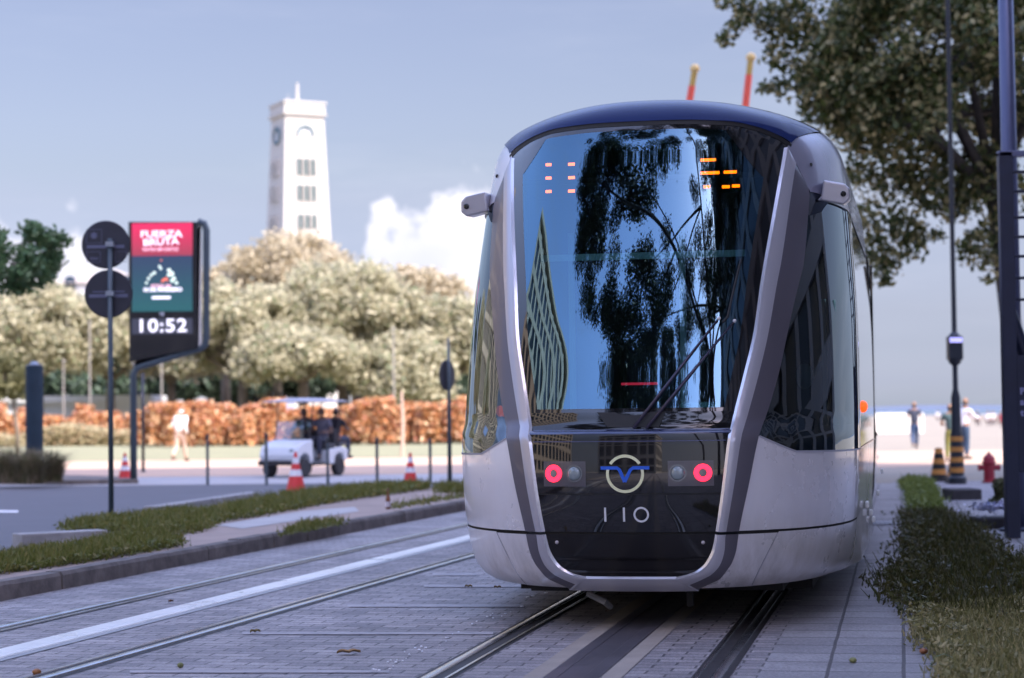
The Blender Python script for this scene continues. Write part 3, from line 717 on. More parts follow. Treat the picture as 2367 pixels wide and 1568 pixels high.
for y0 in (6.72,14.0,19.9):
    bl=BM(); k=8; rows=[]
    for i in range(2*k+1):
        y=y0+i*.6/(2*k)+.0; d=.13 if i%2 else .07
        rows.append([(x-d if x>0 else x,y,z-d*.5) for x,z in cprof+up]+[(-(x-d) if x>0 else x,y,z-d*.5) for x,z in (cprof+up[:-1])[::-1]])
    bl.grid(rows).build('bellows',T_rub,tram)
# small white position plates and chrome strips down the side, amber repeater lamps
for y,z in ((3.5,.62),(4.6,.50),(5.4,.40),(7.4,.55),(9.5,.7)):
    MB().box(1.385,1.412,y,y+.16,z,z+.05,bev=.008).build('step_reflector',mat('white_reflector',(.8,.8,.78),.3,emit=(1,1,1),es=.0),tram)
for sg in (-1,1):
    for dy in (0,.14): MB().ell((sg*1.40,2.78+dy,1.42),(.035,.05,.045),12,8).build('side_lamp',mat('repeater_orange',(.9,.12,.02),.4,emit=(1,.10,.01),es=.9),tram)
# underframe, bogies and coupler flap
u=MB(); u.box(-1.05,1.05,1.9,9,.13,.34); u.box(-.90,.90,1.05,1.9,.19,.34); u.box(-.72,-.45,.50,.72,.225,.262); u.build('underframe',T_under,tram)
for y in (3.0,4.8):
    for sg in (-1,1): MB().lathe([(.05,-.06),(.26,-.06),(.29,-.05),(.29,.03),(.31,.035),(.31,.06),(.05,.06)],24,(sg*.75,y,.32),'x').build('wheel',T_rust,tram,smooth=True,ang=30)
MB().box(-1.0,1.0,2.2,5.6,.10,.24,bev=.03).build('bogie_frame',T_under,tram)
MB().tube([(-.34,.5,.21),(-.22,.45,.16),(-.2,.55,.12)],.022,8).build('drain_hose',mat('grey_hose',(.2,.2,.2),.5),tram)
MB().box(.30,.34,.60,.66,.12,.24).build('sand_pipe',T_under,tram)
# ---- features on the mask, placed at their measured x and z
def disc(name,x,z,r0_,r1_,m,off=.003,parent=tram,n=36,th=.004):
    rows=[]
    for k in range(n+1):
        q=2*PI*k/n; rows.append([P_x(x+r*math.cos(q),z+r*math.sin(q),o_) for r,o_ in ((r0_,off-.002),(r0_,off+th),(r1_,off+th),(r1_,off-.002))])
    return MB().grid(rows).build(name,m,parent,smooth=False)
LC=.0
for sg,name in ((-1,'l'),(1,'r')):
    xr=-.475 if sg<0 else .478; xl=-.335 if sg<0 else .322
    # clear lamp cover with its brown housing
    rows=[[P_x(sg*x,z,.0015) for x in zlist(.262,.545,10)] for z in zlist(.93,1.09,6)]
    hs=MB().grid(rows).build('lamp_housing',mat('lamp_housing_grey',(.075,.070,.085) ,.25,coat=.5),tram,smooth=True)
    disc('tail_light',xr,1.013,.026,.055,T_red,.004,hs)
    disc('tail_light_core',xr,1.013,.001,.022,mat('lamp_core',(.22,.18,.19),.2,coat=.6),.004,hs)
    h=disc('headlight_rim',xl,1.012,.044,.056,mat('lens_rim',(.16,.17,.19),.2,metal=.6),.004,hs)
    # domed lens
    lens=MB(); c=P_x(xl,1.012,.004); rows=[]
    for j in range(6):
        a_=PI/2*j/5; rows.append([(c[0]+.044*math.cos(a_)*math.cos(2*PI*k/24),c[1]-.018*math.sin(a_)+.002,c[2]+.044*math.cos(a_)*math.sin(2*PI*k/24)) for k in range(24)])
    lens.grid(rows,True).build('headlight',mat('lens_glass',(.20,.25,.27),.06,coat=1.,spec=1.),hs,smooth=True)
    MB().ell(P_x(sg*.468,.572,.003),(.012,.006,.012),12,8).build('mask_bolt',mat('bolt_zinc',(.5,.45,.47),.3,metal=.6),tram)
# emblem: pale ring crossed by a blue line with a V
E_x=-.008; E_z=1.010
def ringpart(a0,a1):
    rows=[]
    for k in range(25):
        q=R(a0+(a1-a0)*k/24); rows.append([P_x(E_x+r*math.cos(q),E_z+r*math.sin(q),o_) for r,o_ in ((.103,.001),(.103,.006),(.121,.006),(.121,.001))])
    return rows
e=MB().grid(ringpart(34,146)).grid(ringpart(162,378)).build('emblem_ring',mat('pale_yellow_vinyl',(.80,.80,.50),.4),tram)
def stroke(pts,wd,off=.007):
    rows=[]
    for i,(x,z) in enumerate(pts):
        a_=np.array(pts[max(i-1,0)]); c_=np.array(pts[min(i+1,len(pts)-1)]); t=(c_-a_)/np.linalg.norm(c_-a_); n_=np.array([-t[1],t[0]])*wd/2
        rows.append([P_x(x-n_[0],z-n_[1],off-.005),P_x(x-n_[0],z-n_[1],off),P_x(x+n_[0],z+n_[1],off),P_x(x+n_[0],z+n_[1],off-.005)])
    return rows
zl=E_z+.037
MB().grid(stroke([(E_x-.155,zl),(E_x-.10,zl),(E_x-.05,zl),(E_x-.035,zl-.012),(E_x-.002,zl-.088)],.021)).grid(stroke([(E_x-.002,zl-.088),(E_x+.035,zl-.012),(E_x+.052,zl),(E_x+.10,zl),(E_x+.155,zl)],.021,.0075)).build('emblem_line',mat('blue_vinyl',(.012,.11,.62),.35),tram)
wv=mat('white_vinyl',(.66,.66,.68),.4)
for x in (-.140,-.020): MB().grid([[P_x(x-.0065,z,.001),P_x(x-.0065,z,.004),P_x(x+.0065,z,.004),P_x(x+.0065,z,.001)] for z in zlist(.708,.797,3)]).build('fleet_digit',wv,tram)
rows=[]
for k in range(37):
    q=2*PI*k/36; rows.append([P_x(.090+r*math.cos(q),.752+r*math.sin(q),o_) for r,o_ in ((.037,.001),(.037,.004),(.049,.004),(.049,.001))])
MB().grid(rows).build('fleet_digit',wv,tram)
# mask panel edges
MB().grid([[P_x(x,z,.001) for x in zlist(-.60,.60,30)] for z in (.877,.883)]).build('mask_joint',T_rub,tram)
MB().grid(stroke([(x,1.215) for x in zlist(-.62,.62,24)],.004,.0025)).build('mask_joint',mat('joint_blue',(.08,.09,.2),.3),tram)
# bonnet-like dark wedge on the cowl
MB().add([P_x(x,z,.006) for x,z in ((-.20,1.398),(.24,1.398),(.20,1.30),(-.13,1.30))],[(0,1,2,3)]).build('wiper_well',T_rub,tram)
# wipers
def hit_local(px,py,back):
    o=loc_(CP); d=loc_(CP+ray(px,py))-o
    for t in np.arange(11,16,.004):
        p=o+d*t; z=min(max(p[2],.27),3.6)
        if abs(p[0])<Wz(z) and p[1]>P_x(p[0],z)[1]+back: return p
    return o+d*13
wp=MB()
for a_,b_ in (((1464,990),(1662,736)),((1494,990),(1698,742))):
    p0,p1=hit_local(*a_,-.03),hit_local(*b_,-.035); m_=(p0+p1)/2+np.array([0,-.015,.0]); wp.tube([p0,m_,p1],[.012,.010,.007],8)
wo_=wp.build('wiper_arm',mat('wiper_metal',(.06,.055,.09),.25,metal=.5),tram,smooth=True)
q0,q1,q2=hit_local(1682,733,-.035),hit_local(1697,665,-.02),hit_local(1713,600,-.02)
MB().tube([q0,q1,q2],.009,6).tube([hit_local(1670,745,-.035),q0],.008,6).build('wiper_blade',T_rub,wo_)
for q in ((1662,736),(1698,742)): MB().ell(hit_local(*q,-.04),(.012,.012,.012),10,8).build('pivot_cap',wv,wo_)
# ---- inside the cab
I=MB()
I.box(-1.25,1.25,3.2,3.25,.6,3.2); I.box(-1.0,1.0,1.3,3.2,.62,.66); I.box(-1.15,1.15,2.2,3.2,3.12,3.16)
I.build('cab_interior',mat('cab_trim',(.022,.022,.024),.7),tram)
def bx(name,x0,x1,y0,y1,z0,z1,m,bev=.01): return MB().box(x0,x1,y0,y1,z0,z1,bev=bev).build(name,m,tram)
bx('dashboard',-.66,.72,.75,1.15,1.0,1.28,mat('dash_trim',(.03,.045,.05),.5),.04)
bx('control_screen',.25,.50,.82,.86,1.28,1.46,mat('screen_teal',(.02,.05,.07),.2,emit=(.05,.15,.2),es=.25))
bx('control_screen',-.55,-.1,.82,.86,1.28,1.40,mat('screen_teal'))
bx('driver_seat',-.28,.26,1.9,2.1,1.05,2.05,mat('seat_fabric',(.02,.022,.03),.9),.06)
bx('driver_seat_cushion',-.28,.26,1.5,2.0,1.0,1.12,mat('seat_fabric'),.05)
sb=mat('cab_green',(.22,.42,.38),.5)
a_=hit_local(1246,598,.22); b2=hit_local(1722,596,.22)
MB().box(a_[0],b2[0],a_[1],a_[1]+.02,a_[2]-.022,a_[2]+.022).build('sun_blind_bar',mat('pale_green_plastic',(.30,.55,.50),.5,emit=(.35,.62,.6),es=.0),tram)
p=hit_local(1578,690,1.2); MB().tube([(p[0],p[1],1.0),(p[0],p[1],2.7)],.024,10).build('grab_pole',sb,tram)
p=hit_local(1322,700,1.2); MB().tube([(p[0],p[1],1.0),(p[0],p[1],2.7)],.024,10).build('grab_pole',sb,tram)
MB().box(-.10,.20,2.5,2.55,1.68,1.71).build('door_light',T_red,tram) if 0 else None
a_=hit_local(1436,888,.35); b2=hit_local(1520,888,.35); MB().box(a_[0],b2[0],a_[1],a_[1]+.02,a_[2]-.008,a_[2]+.008).build('dash_light_bar',mat('dim_red_led',(.5,.02,.05),.4,emit=(1,.03,.08),es=.45),tram)
for (px,wd) in ((1928,.075),(1905,.03)):
    p=hit_local(px,900,.25); MB().box(p[0]-.01,p[0]+.02,p[1],p[1]+wd*3,1.2,2.15).build('door_jamb',sb,tram)
p=hit_local(1860,870,.5); MB().ell(p,(.06,.1,.09),12,8).add([p+np.array([.02,0,.0]),p+np.array([.16,.1,.16]),p+np.array([.06,.05,-.02])],[(0,1,2)]).build('headrest',mat('pale_mint',(.42,.62,.56),.6),tram,smooth=True)
# amber indicator segments of the destination display, behind the glass
segs=[(1268,381,14),(1268,412,14),(1268,443,14),(1321,380,16),(1321,411,16),(1321,442,16),(1637,370,36),(1641,400,44),(1688,398,30),(1634,432,16),(1678,432,18),(1701,430,18)]
db=MB()
for (x,y,w_) in segs:
    p=hit_local(x,y,.05); hw=w_/2/345; db.box(p[0]-hw,p[0]+hw,p[1]-.004,p[1]+.004,p[2]-.010,p[2]+.010,bev=.003)
dd=db.build('display_segments',T_amber,tram)

# ================================================================== STREET FURNITURE, LEFT
BLUE=mat('blue_grey_steel',(.060,.085,.105),.45,metal=.2,var=.12,vscale=3)
DSTEEL=mat('dark_steel',(.03,.035,.045),.4,metal=.3)
PALEST=mat('pale_steel',(.30,.34,.40),.35,metal=.5)
SIGNB=mat('sign_back',(.022,.024,.040),.45,var=.15,vscale=6)
# sign post with two round signs seen from behind
g=G(257,1203,.135); post=empty('sign_post',g,label='slim grey-blue post with two round dark sign discs, rising from the grass of the median',cat='sign')
Yp=g[1]
def L(x,y,Y,g): return A(x,y,Y)-g
pt=L(247,553,Yp,g)
MB().tube([(0,0,-.1),(0,0,1.5),(pt[0]*.0,0,pt[2])],[.034,.031,.031],14).build('pole',BLUE,post,smooth=True)
MB().ell((0,0,pt[2]),(.031,.031,.012)).build('pole_cap',BLUE,post)
for (x,y,nm) in ((242,565,0),(249,679,1)):
    c=L(x,y,Yp,g)
    d=MB().lathe([(.001,-.062),(.290,-.062),(.302,-.055),(.302,-.05),(.001,-.05)],40,(c[0],.115,c[2]),'y').build('sign_disc',SIGNB,post,smooth=True,ang=30)
    # stamped marks on the back of the disc
    mk=MB(); y0=.050
    if nm==0:
        mk.box(c[0]-.235,c[0]+.235,y0-.003,y0,c[2]-.045,c[2]-.005)
        for bx0,bz0,bw,bh in ((-.24,.02,.19,.17),(-.24,-.22,.17,.13),(.12,-.22,.14,.13)):
            for e in ((bx0,bx0+bw,bz0,bz0+.005),(bx0,bx0+bw,bz0+bh,bz0+bh+.005),(bx0,bx0+.005,bz0,bz0+bh),(bx0+bw,bx0+bw+.005,bz0,bz0+bh)):
                mk.box(c[0]+e[0],c[0]+e[1],y0-.002,y0,c[2]+e[2],c[2]+e[3])
        star=[]
        for k in range(14):
            q=2*PI*k/14+.2; r=.055 if k%2 else .028; star.append((c[0]-.145+r*math.cos(q),c[2]+.115+r*math.sin(q)))
        mk.prism(star,y0-.003,y0)
        for k,dx in enumerate((-.19,-.165,-.14,-.115)): mk.box(c[0]+dx,c[0]+dx+.014,y0-.003,y0,c[2]-.19,c[2]-.155)
    else:
        mk.box(c[0]-.20,c[0]+.20,y0-.003,y0,c[2]+.02,c[2]+.035); mk.box(c[0]-.24,c[0]+.24,y0-.003,y0,c[2]-.045,c[2]-.004)
    mk.build('stamped_mark',mat('stamp_blue',(.11,.12,.20),.5),d)
    MB().box(-.05,.05,-.04,.055,c[2]-.03,c[2]+.03).build('clamp',PALEST,d)
# electronic clock and advertising panel
g=G(309,1118,.0); ck=empty('street_clock',g,label='street clock panel with red advert, showing 10:52, in a bent blue steel frame',cat='street clock'); Yc=g[1]
fr=[(309,1118),(308,868),(316,851),(330,846),(440,812),(462,806),(474,798),(477,782),(477,532),(472,517),(458,513)]
pts=[L(x,y,Yc,g) for x,y in fr]; pts=[(p[0],0,p[2]) for p in pts]
MB().tube(pts,[.075]*len(pts),14).build('bent_frame',BLUE,ck,smooth=True)
pl=[L(x,y,Yc,g) for x,y in ((299,514),(458,514),(459,806),(301,838))]
MB().prism([(p[0],p[2]) for p in pl],-.11,.11).build('housing',mat('housing_black',(.015,.015,.018),.25,coat=.4),ck,bevel=.012)
ed=[L(x,y,Yc,g) for x,y in ((460,514),(465,514),(466,803),(310,846),(305,840),(460,806))]
MB().prism([(p[0],p[2]) for p in ed],-.05,.05).build('light_strip',mat('milky_strip',(.75,.72,.68),.5),ck)
def scr(x0,y0,x1,y1,m,name,off):
    a_,b_=L(x0,y0,Yc,g),L(x1,y1,Yc,g); return MB().box(a_[0],b_[0],off,-.1,b_[2],a_[2]).build(name,m,ck)
def gradmat(name,c0,c1,es,zc0,zc1,c2=None):
    m=mat(name,c0,.5,emit=c0,es=es); nt=m.node_tree; b_=nt.nodes['Principled BSDF']; t=nt.nodes.new('ShaderNodeTexCoord'); sp=nt.nodes.new('ShaderNodeSeparateXYZ'); mr=nt.nodes.new('ShaderNodeMapRange'); cr=nt.nodes.new('ShaderNodeValToRGB')
    nt.links.new(t.outputs['Object'],sp.inputs[0]); nt.links.new(sp.outputs[2],mr.inputs[0]); mr.inputs[1].default_value=zc0; mr.inputs[2].default_value=zc1
    nt.links.new(mr.outputs[0],cr.inputs[0]); cr.color_ramp.elements[0].color=tuple(c0)+(1,); cr.color_ramp.elements[1].color=tuple(c1)+(1,)
    wv_=nt.nodes.new('ShaderNodeTexWave'); wv_.bands_direction='Z'; wv_.inputs['Scale'].default_value=9.; nt.links.new(t.outputs['Object'],wv_.inputs[0])
    mm=nt.nodes.new('ShaderNodeMapRange'); nt.links.new(wv_.outputs[0],mm.inputs[0]); mm.inputs[3].default_value=.75; mm.inputs[4].default_value=1.1
    vs=nt.nodes.new('ShaderNodeVectorMath'); vs.operation='SCALE'; nt.links.new(cr.outputs[0],vs.inputs[0]); nt.links.new(mm.outputs[0],vs.inputs['Scale'])
    nt.links.new(vs.outputs[0],b_.inputs['Emission Color']); b_.inputs['Base Color'].default_value=(.01,.01,.01,1); return m
za=L(0,592,Yc,g)[2]; zb=L(0,518,Yc,g)[2]; zc=L(0,720,Yc,g)[2]
scr(307,518,447,592,gradmat('advert_red',(.42,.05,.10),(.95,.02,.14),.75,za,zb),'advert_screen',-.118)
scr(307,592,447,720,gradmat('advert_teal',(.02,.14,.17),(.035,.06,.16),.62,zc,za),'advert_screen',-.118)
scr(307,738,447,772,mat('time_backing',(.02,.02,.03),.3,emit=(.05,.055,.09),es=.6),'time_screen',-.117)
EW=mat('screen_white',(.8,.8,.85),.5,emit=(.72,.68,.80),es=.95); EW2=mat('screen_pink',(.8,.5,.6),.5,emit=(.85,.45,.55),es=.7)
def tx(body,x,y,h,m,bold=.0,sx=1.,wid=None,tilt=0,space=1.):
    p=L(x,y,Yc,g); o=text_mesh('lettering',body,h/110*1.38,m,ck,(p[0],-.1205,p[2]),bold=bold,extrude=.002,space=space)
    if wid:
        ws=[v.co.x for v in o.data.vertices]; o.scale=(wid/110/(max(ws)-min(ws)),1,1)
    o.rotation_euler[1]=tilt
    return o
tx('FUERZA',375,543,16,EW,.004,wid=98); tx('BRUTA',374,561,16,EW,.004,wid=84,tilt=R(-2)); tx('WAYRA EM CARTAZ',373,578,8,EW2,.003,wid=86)
tx('10 DE FEVEREIRO',378,671,9,EW,.006,wid=90); tx('ESTREIA EM',374,662,6,EW2,.003,wid=46); tx('12',376,727,8,mat('screen_dim',(.3,.3,.4),.5,emit=(.25,.27,.38),es=.8),.003)
tx('10:52',376,755,31,EW,.007,wid=110,space=1.12)
q=L(375,689,Yc,g); MB().box(q[0]-.20,q[0]+.20,-.121,-.117,q[2]-.03,q[2]+.03).build('screen_bar',EW,ck)
# the pale splashes of the performers on the advert
sp_=MB()
for (x,y,r) in ((341,655,4),(346,645,4.5),(352,637,4.5),(359,632,5),(371,617,4),(374,622,4),(393,626,6),(399,634,7.5),(392,637,5),(404,645,6),(400,650,5),(410,655,5)):
    p=L(x,y,Yc,g); sp_=MB().lathe([(.001,-.1215),(r/110*.8,-.1215),(r/110*.8,-.117)],9,(p[0],0,p[2]),'y'); sp_.build('advert_splash',mat('advert_pale',(.7,.8,.7),.5,emit=(.55,.66,.58),es=.8),ck)
None and sp_.build('advert_picture',mat('advert_pale',(.7,.8,.7),.5,emit=(.55,.66,.58),es=.8),ck)
sp_=MB()
for (x,y,r) in ((381,648,4),(386,645,4),(378,651,3.5),(389,649,3),(375,603,2.5)): 
    p=L(x,y,Yc,g); sp_=MB().lathe([(.001,-.1225),(r/110*.8,-.1225),(r/110*.8,-.117)],9,(p[0],0,p[2]),'y'); sp_.build('advert_splash',mat('advert_orange',(.8,.2,.1),.5,emit=(.75,.16,.10),es=.8),ck)
None and sp_.build('advert_picture',mat('advert_orange',(.8,.2,.1),.5,emit=(.75,.16,.10),es=.8),ck)
# thin dark pole behind the clock
g=G(331,1092,0); o=empty('thin_pole',g,label='thin dark pole just behind the street clock, in front of the hedge',cat='pole')
h_=L(331,862,g[1],g)[2]; MB().tube([(0,0,0),(0,0,h_)],.04,10).build('pole',DSTEEL,o,smooth=True); MB().lathe([(.07,0),(.07,.02),(.045,.04)],12).build('base',DSTEEL,o)
# broad blue pillar
g=G(80,1116,0); Yb=g[1]; hb=L(80,845,Yb,g)[2]
o=empty('blue_pillar',g,label='broad round dark-blue pillar standing in ornamental grass at the far left',cat='pillar')
MB().lathe([(.185,0),(.188,.4),(.19,hb-.02),(.175,hb)],28).build('shaft',mat('deep_blue_paint',(.024,.040,.058),.8,spec=.15,var=.15,vscale=2),o,smooth=True,ang=40)
MB().lathe([(.185,hb+.0),(.18,hb+.015),(.10,hb+.02),(.08,hb+.07),(.01,hb+.09)],24).build('domed_cap',PALEST,o,smooth=True)
# ornamental grass clumps
GR=mat('dry_grass_blade',rough=.6,island=[(.10,.12,.04),(.22,.17,.10),(.06,.08,.03),(.33,.24,.17),(.14,.15,.05)],subs=.3)
def grass_clump(px,py,wpx,h,label,n=1400):
    g=G(px,py,.1); s_=F_PX/g[1]; r=wpx/s_/2
    b=rng.normal(scale=.45,size=(n,2))*r; b[:,1]*=.7; an=np.arctan2(b[:,1],b[:,0])+rng.normal(scale=.5,size=n)
    hh=h*1.35*rng.uniform(.25,1.15,n)**1.2*(1-.25*np.minimum(np.abs(b[:,0])/r,1)); ln=rng.uniform(.05,.7,n)*hh; w_=.010
    segs_=5; prev=None; Q=[]
    wx=np.column_stack([-np.sin(an),np.cos(an),np.zeros(n)])*w_
    for i in range(segs_+1):
        t=i/segs_; p=np.column_stack([b[:,0]*.6+np.cos(an)*ln*t**2,b[:,1]*.6+np.sin(an)*ln*t**2,hh*(t-.28*t**3)])
        if prev is not None: Q.append(np.stack([prev-wx*(1-.8*(i-1)/segs_),prev+wx*(1-.8*(i-1)/segs_),p+wx*(1-.8*t),p-wx*(1-.8*t)],1))
        prev=p
    o=MB().quads(np.concatenate(Q)).build('ornamental_grass',GR); o.location=g; tag(o,label,'ornamental grass','tufts of ornamental grass round the blue pillar')
grass_clump(22,1116,90,.72,'tuft of ornamental grass left of the blue pillar')
grass_clump(70,1118,80,.66,'tuft of ornamental grass at the foot of the blue pillar')
grass_clump(122,1114,70,.62,'tuft of ornamental grass right of the blue pillar')
poly=[G(x,y)[:2] for x,y in ((-200,1122),(150,1122),(320,1119),(300,1112),(150,1108),(-200,1106))]
tag(MB().prism(list(reversed(poly)),0,.10,axis='z').build('planting_bed_kerb',M_kerb),kind='structure')
# bollards
def bollard(x,ytop,ybot,label):
    g=G(x,ybot,0); h_=(ybot-ytop)/F_PX*g[1]
    b_=empty('bollard',g,label=label,cat='bollard',group='slim dark bollards along the pavement edge')
    MB().lathe([(.05,0),(.05,.015),(.031,.02),(.030,h_*.88)],14).build('shaft',BLUE,b_,smooth=True,ang=40)
    MB().lathe([(.034,h_*.88),(.036,h_*.9),(.036,h_*.97),(.02,h_)],14).build('head',DSTEEL,b_,smooth=True,ang=40)
bollard(480,1004,1122,'slim bollard between the walking man and the golf cart')
bollard(616,1001,1122,'slim bollard standing just left of the golf cart front')
bollard(758,1011,1122,'slim bollard in front of the seated passengers of the golf cart')
bollard(872,1012,1122,'slim bollard midway between the golf cart and the cone by the median')
bollard(995,1014,1118,'slim bollard between the right-hand cone and the oval sign')
# traffic cones
CR=mat('cone_red',(.62,.035,.035),.5,var=.1,vscale=9); CWh=mat('cone_white',(.72,.72,.76),.5,var=.1,vscale=12)
def cone(x,ytop,ybot,label,z=0,mats=None,w=.16,group='red and white traffic cones on the far pavement'):
    m1,m2=mats or (CR,CWh); g=G(x,ybot,z); h_=(ybot-ytop)/F_PX*g[1]
    c=empty('traffic_cone',g,rz=random.uniform(0,1),label=label,cat='traffic cone',group=group)
    MB().box(-w*1.2,w*1.2,-w*1.2,w*1.2,0,.03,bev=.008).build('base',mats[0] if mats else DSTEEL,c)
    def r(t): return w*(1-t)*.88+.022
    fr_=[(.03/h_,.40,m1),(.40,.56,m2),(.56,.71,m1),(.71,.86,m2),(.86,1.0,m1)]
    for a_,b_,m in fr_: MB().lathe([(r(a_),a_*h_),(r(b_),b_*h_)],20).build('band',m,c,smooth=True,ang=40)
cone(289,1047,1115,'plain red traffic cone half hidden behind the foot of the street clock',w=.16)
cone(684,1045,1138,'nearest red and white traffic cone, in front of the golf cart',w=.19)
cone(949,1047,1123,'red and white traffic cone at the grassy edge of the median',w=.15)
# oval sign edge-on
g=G(1040,1126,0); o=empty('oval_sign',g,label='tall thin dark pole with an oval sign disc seen side-on, left of the tram',cat='sign'); hh=L(1040,780,g[1],g)[2]
MB().tube([(0,0,0),(0,0,hh*.6),(0,0,hh)],[.045,.035,.022],12).build('pole',BLUE,o,smooth=True)
c=L(1033,868,g[1],g); d=MB().lathe([(.001,-.01),(.30,-.01),(.30,.012),(.001,.012)],32,(0,0,0),'y').build('sign_disc',SIGNB,o); d.location=(c[0],.05,c[2]); d.rotation_euler.z=R(62)
MB().lathe([(.12,0),(.12,.03),(.06,.05)],16).build('base',DSTEEL,o)
# brown bottle on the median
g=G(897,1177,.137); o=empty('bottle',g,label='small brown glass bottle with a pale label standing on the bare soil of the median',cat='bottle')
MB().lathe([(.030,0),(.033,.01),(.033,.13),(.028,.16),(.013,.20),(.012,.26),(.014,.262),(.014,.275)],18).build('glass_body',mat('brown_glass',(.16,.045,.015),.12,coat=.8),o,smooth=True)
MB().lathe([(.0335,.03),(.0335,.10)],18).build('paper_label',mat('paper_label',(.6,.55,.6),.7),o)

# ================================================================== PEOPLE
def skin_mesh(name,chains,m,parent,sub=2):
    """chains: list of lists of (pos, radius); first vertex of later chains joins an existing vertex when identical"""
    V=[];Rr=[];Ed=[]; idx={}
    for ch in chains:
        prev=None
        for p,r in ch:
            k=tuple(round(float(c),4) for c in p)
            if k not in idx: idx[k]=len(V); V.append(k); Rr.append(r)
            i=idx[k]
            if prev is not None and prev!=i: Ed.append((prev,i))
            prev=i
    me=bpy.data.meshes.new(name); me.from_pydata(V,Ed,[]); o=bpy.data.objects.new(name,me); COL.objects.link(o)
    sk=o.modifiers.new('skin','SKIN'); sk.use_smooth_shade=True
    lay=me.skin_vertices[0].data
    for i,r in enumerate(Rr):
        lay[i].radius=(r,r) if not hasattr(r,'__len__') else r
    lay[0].use_root=True
    ss_=o.modifiers.new('sub','SUBSURF'); ss_.levels=sub; ss_.render_levels=sub
    dg=bpy.context.evaluated_depsgraph_get(); me2=bpy.data.meshes.new_from_object(o.evaluated_get(dg)); bpy.data.objects.remove(o)
    o=bpy.data.objects.new(name,me2); COL.objects.link(o); me2.materials.clear(); me2.materials.append(m)
    o.parent=parent; me2.shade_smooth(); return o
def person(loc,rz,label,H=1.7,pose='stand',shirt=(.8,.8,.8),pants=(.3,.3,.3),skin=(.28,.15,.09),hair=(.02,.015,.012),shoe=(.02,.02,.02),cap=None,arms=None,group=None,sleeve='short',seat_z=None):
    root=empty('person',loc,rz,label=label,cat='person',group=group); k=H/1.7
    V=lambda *p: np.array(p)*k
    hip=V(0,0,.90); 
    if pose=='sit': hip=V(0,0,(seat_z or .45)/k+.06)
    dz=hip-V(0,0,.90)
    if pose=='stand': legs={-1:[V(-.09,0,.90),V(-.10,-.01,.48),V(-.11,.02,.09)],1:[V(.09,0,.90),V(.10,-.02,.48),V(.12,0,.09)]}
    elif pose=='walk': legs={-1:[V(-.08,0,.90),V(-.08,-.16,.51),V(-.07,-.26,.10)],1:[V(.08,0,.90),V(.08,.03,.48),V(.07,.30,.16)]}
    else: legs={-1:[V(-.09,0,.90)+dz,V(-.12,-.42,.93)+dz,V(-.12,-.46,.93-.43)+dz],1:[V(.09,0,.90)+dz,V(.12,-.42,.93)+dz,V(.12,-.40,.93-.43)+dz]}
    # forward is local -y
    lean=-.04 if pose!='walk' else -.10
    ch=V(0,lean*.5,1.22)+dz; nk=V(0,lean,1.44)+dz; hd=V(0,lean-.02,1.50)+dz
    arms=arms or {}
    def arm(sg):
        d={'down':[(.19*sg,lean,1.38),(.25*sg,.02,1.10),(.26*sg,-.06,.85)],
           'swing':[(.19*sg,lean,1.38),(.27*sg,.10,1.12),(.28*sg,.0,.88)],
           'bent':[(.19*sg,lean,1.38),(.27*sg,-.02,1.10),(.14*sg,-.24,1.10)],
           'reach':[(.19*sg,lean,1.36),(.22*sg,-.20,1.18),(.15*sg,-.42,1.16)]}[arms.get(sg,'down')]
        return [V(*p)+dz for p in d]
    sm=mat('skin_%d'%int(skin[0]*1000),skin,.55,subs=None); 
    chains=[[(hip,.13*k),(ch,.13*k),(nk,.055*k),(hd,.055*k)]]
    for sg in (-1,1):
        l=legs[sg]; chains.append([(hip,.13*k),(l[0],.085*k),((l[0]+l[1])/2,.075*k),(l[1],.055*k),(l[1]*.6+l[2]*.4,.056*k),(l[2],.038*k),(l[2]+V(0,-.13,-.055),.034*k)])
        a_=arm(sg); chains.append([(nk,.055*k),(a_[0],.052*k),(a_[1],.040*k),(a_[2],.028*k),(a_[2]+(a_[2]-a_[1])*.22,.034*k)])
    b_=skin_mesh('body',chains,sm,root)
    # head with nose, ears, lips, eyes sockets and the fingers, joined into the same mesh
    hb=MB(); hc=V(0,lean-.03,1.60)+dz
    rows=[]; n=18
    for i in range(13):
        t=PI*i/12; z=-math.cos(t); row=[]
        for j in range(n):
            q=2*PI*j/n; cx_,cy_=math.sin(t)*math.cos(q),math.sin(t)*math.sin(q)
            jaw=1-.22*max(0,-z); rx,ry=.075*jaw,.095*jaw
            y_=cy_*ry
            if cy_<-.6 and abs(cx_)<.25 and -.35<z<.1: y_-=.014
            if cy_<-.5 and .25<abs(cx_)<.6 and 0<z<.25: y_+=.006
            row.append(hc+np.array([cx_*rx,y_,z*.115])*k)
        rows.append(row)
    hb.grid(rows,True)
    for sg in (-1,1):
        hb.ell(hc+np.array([sg*.076,.005,-.005])*k,(.010*k,.018*k,.030*k),8,6)
        a_=arm(sg); w0=a_[2]+(a_[2]-a_[1])*.22; d=(a_[2]-a_[1]); d/=np.linalg.norm(d)
        for f,(off,ln) in enumerate(((-.027,.065),(-.009,.078),(.009,.074),(.026,.058))):
            s0=w0+d*.02*k+np.array([0,off,0])*k; hb.tube([s0,s0+d*ln*.55*k,s0+d*ln*k+np.array([-sg*.015,-.008,0])*k],[.010*k,.009*k,.007*k],6)
        s0=w0+np.array([-sg*.012,-.030,0])*k; hb.tube([s0,s0+d*.025*k+np.array([0,-.02,0])*k,s0+d*.05*k+np.array([0,-.024,0])*k],[.011*k,.010*k,.008*k],6)
    hm=bpy.data.meshes.new('h'); hm.from_pydata(hb.v,[],hb.f)
    bm=bmesh.new(); bm.from_mesh(b_.data); bm.from_mesh(hm); bm.to_mesh(b_.data); bm.free(); b_.data.shade_smooth(); bpy.data.meshes.remove(hm)
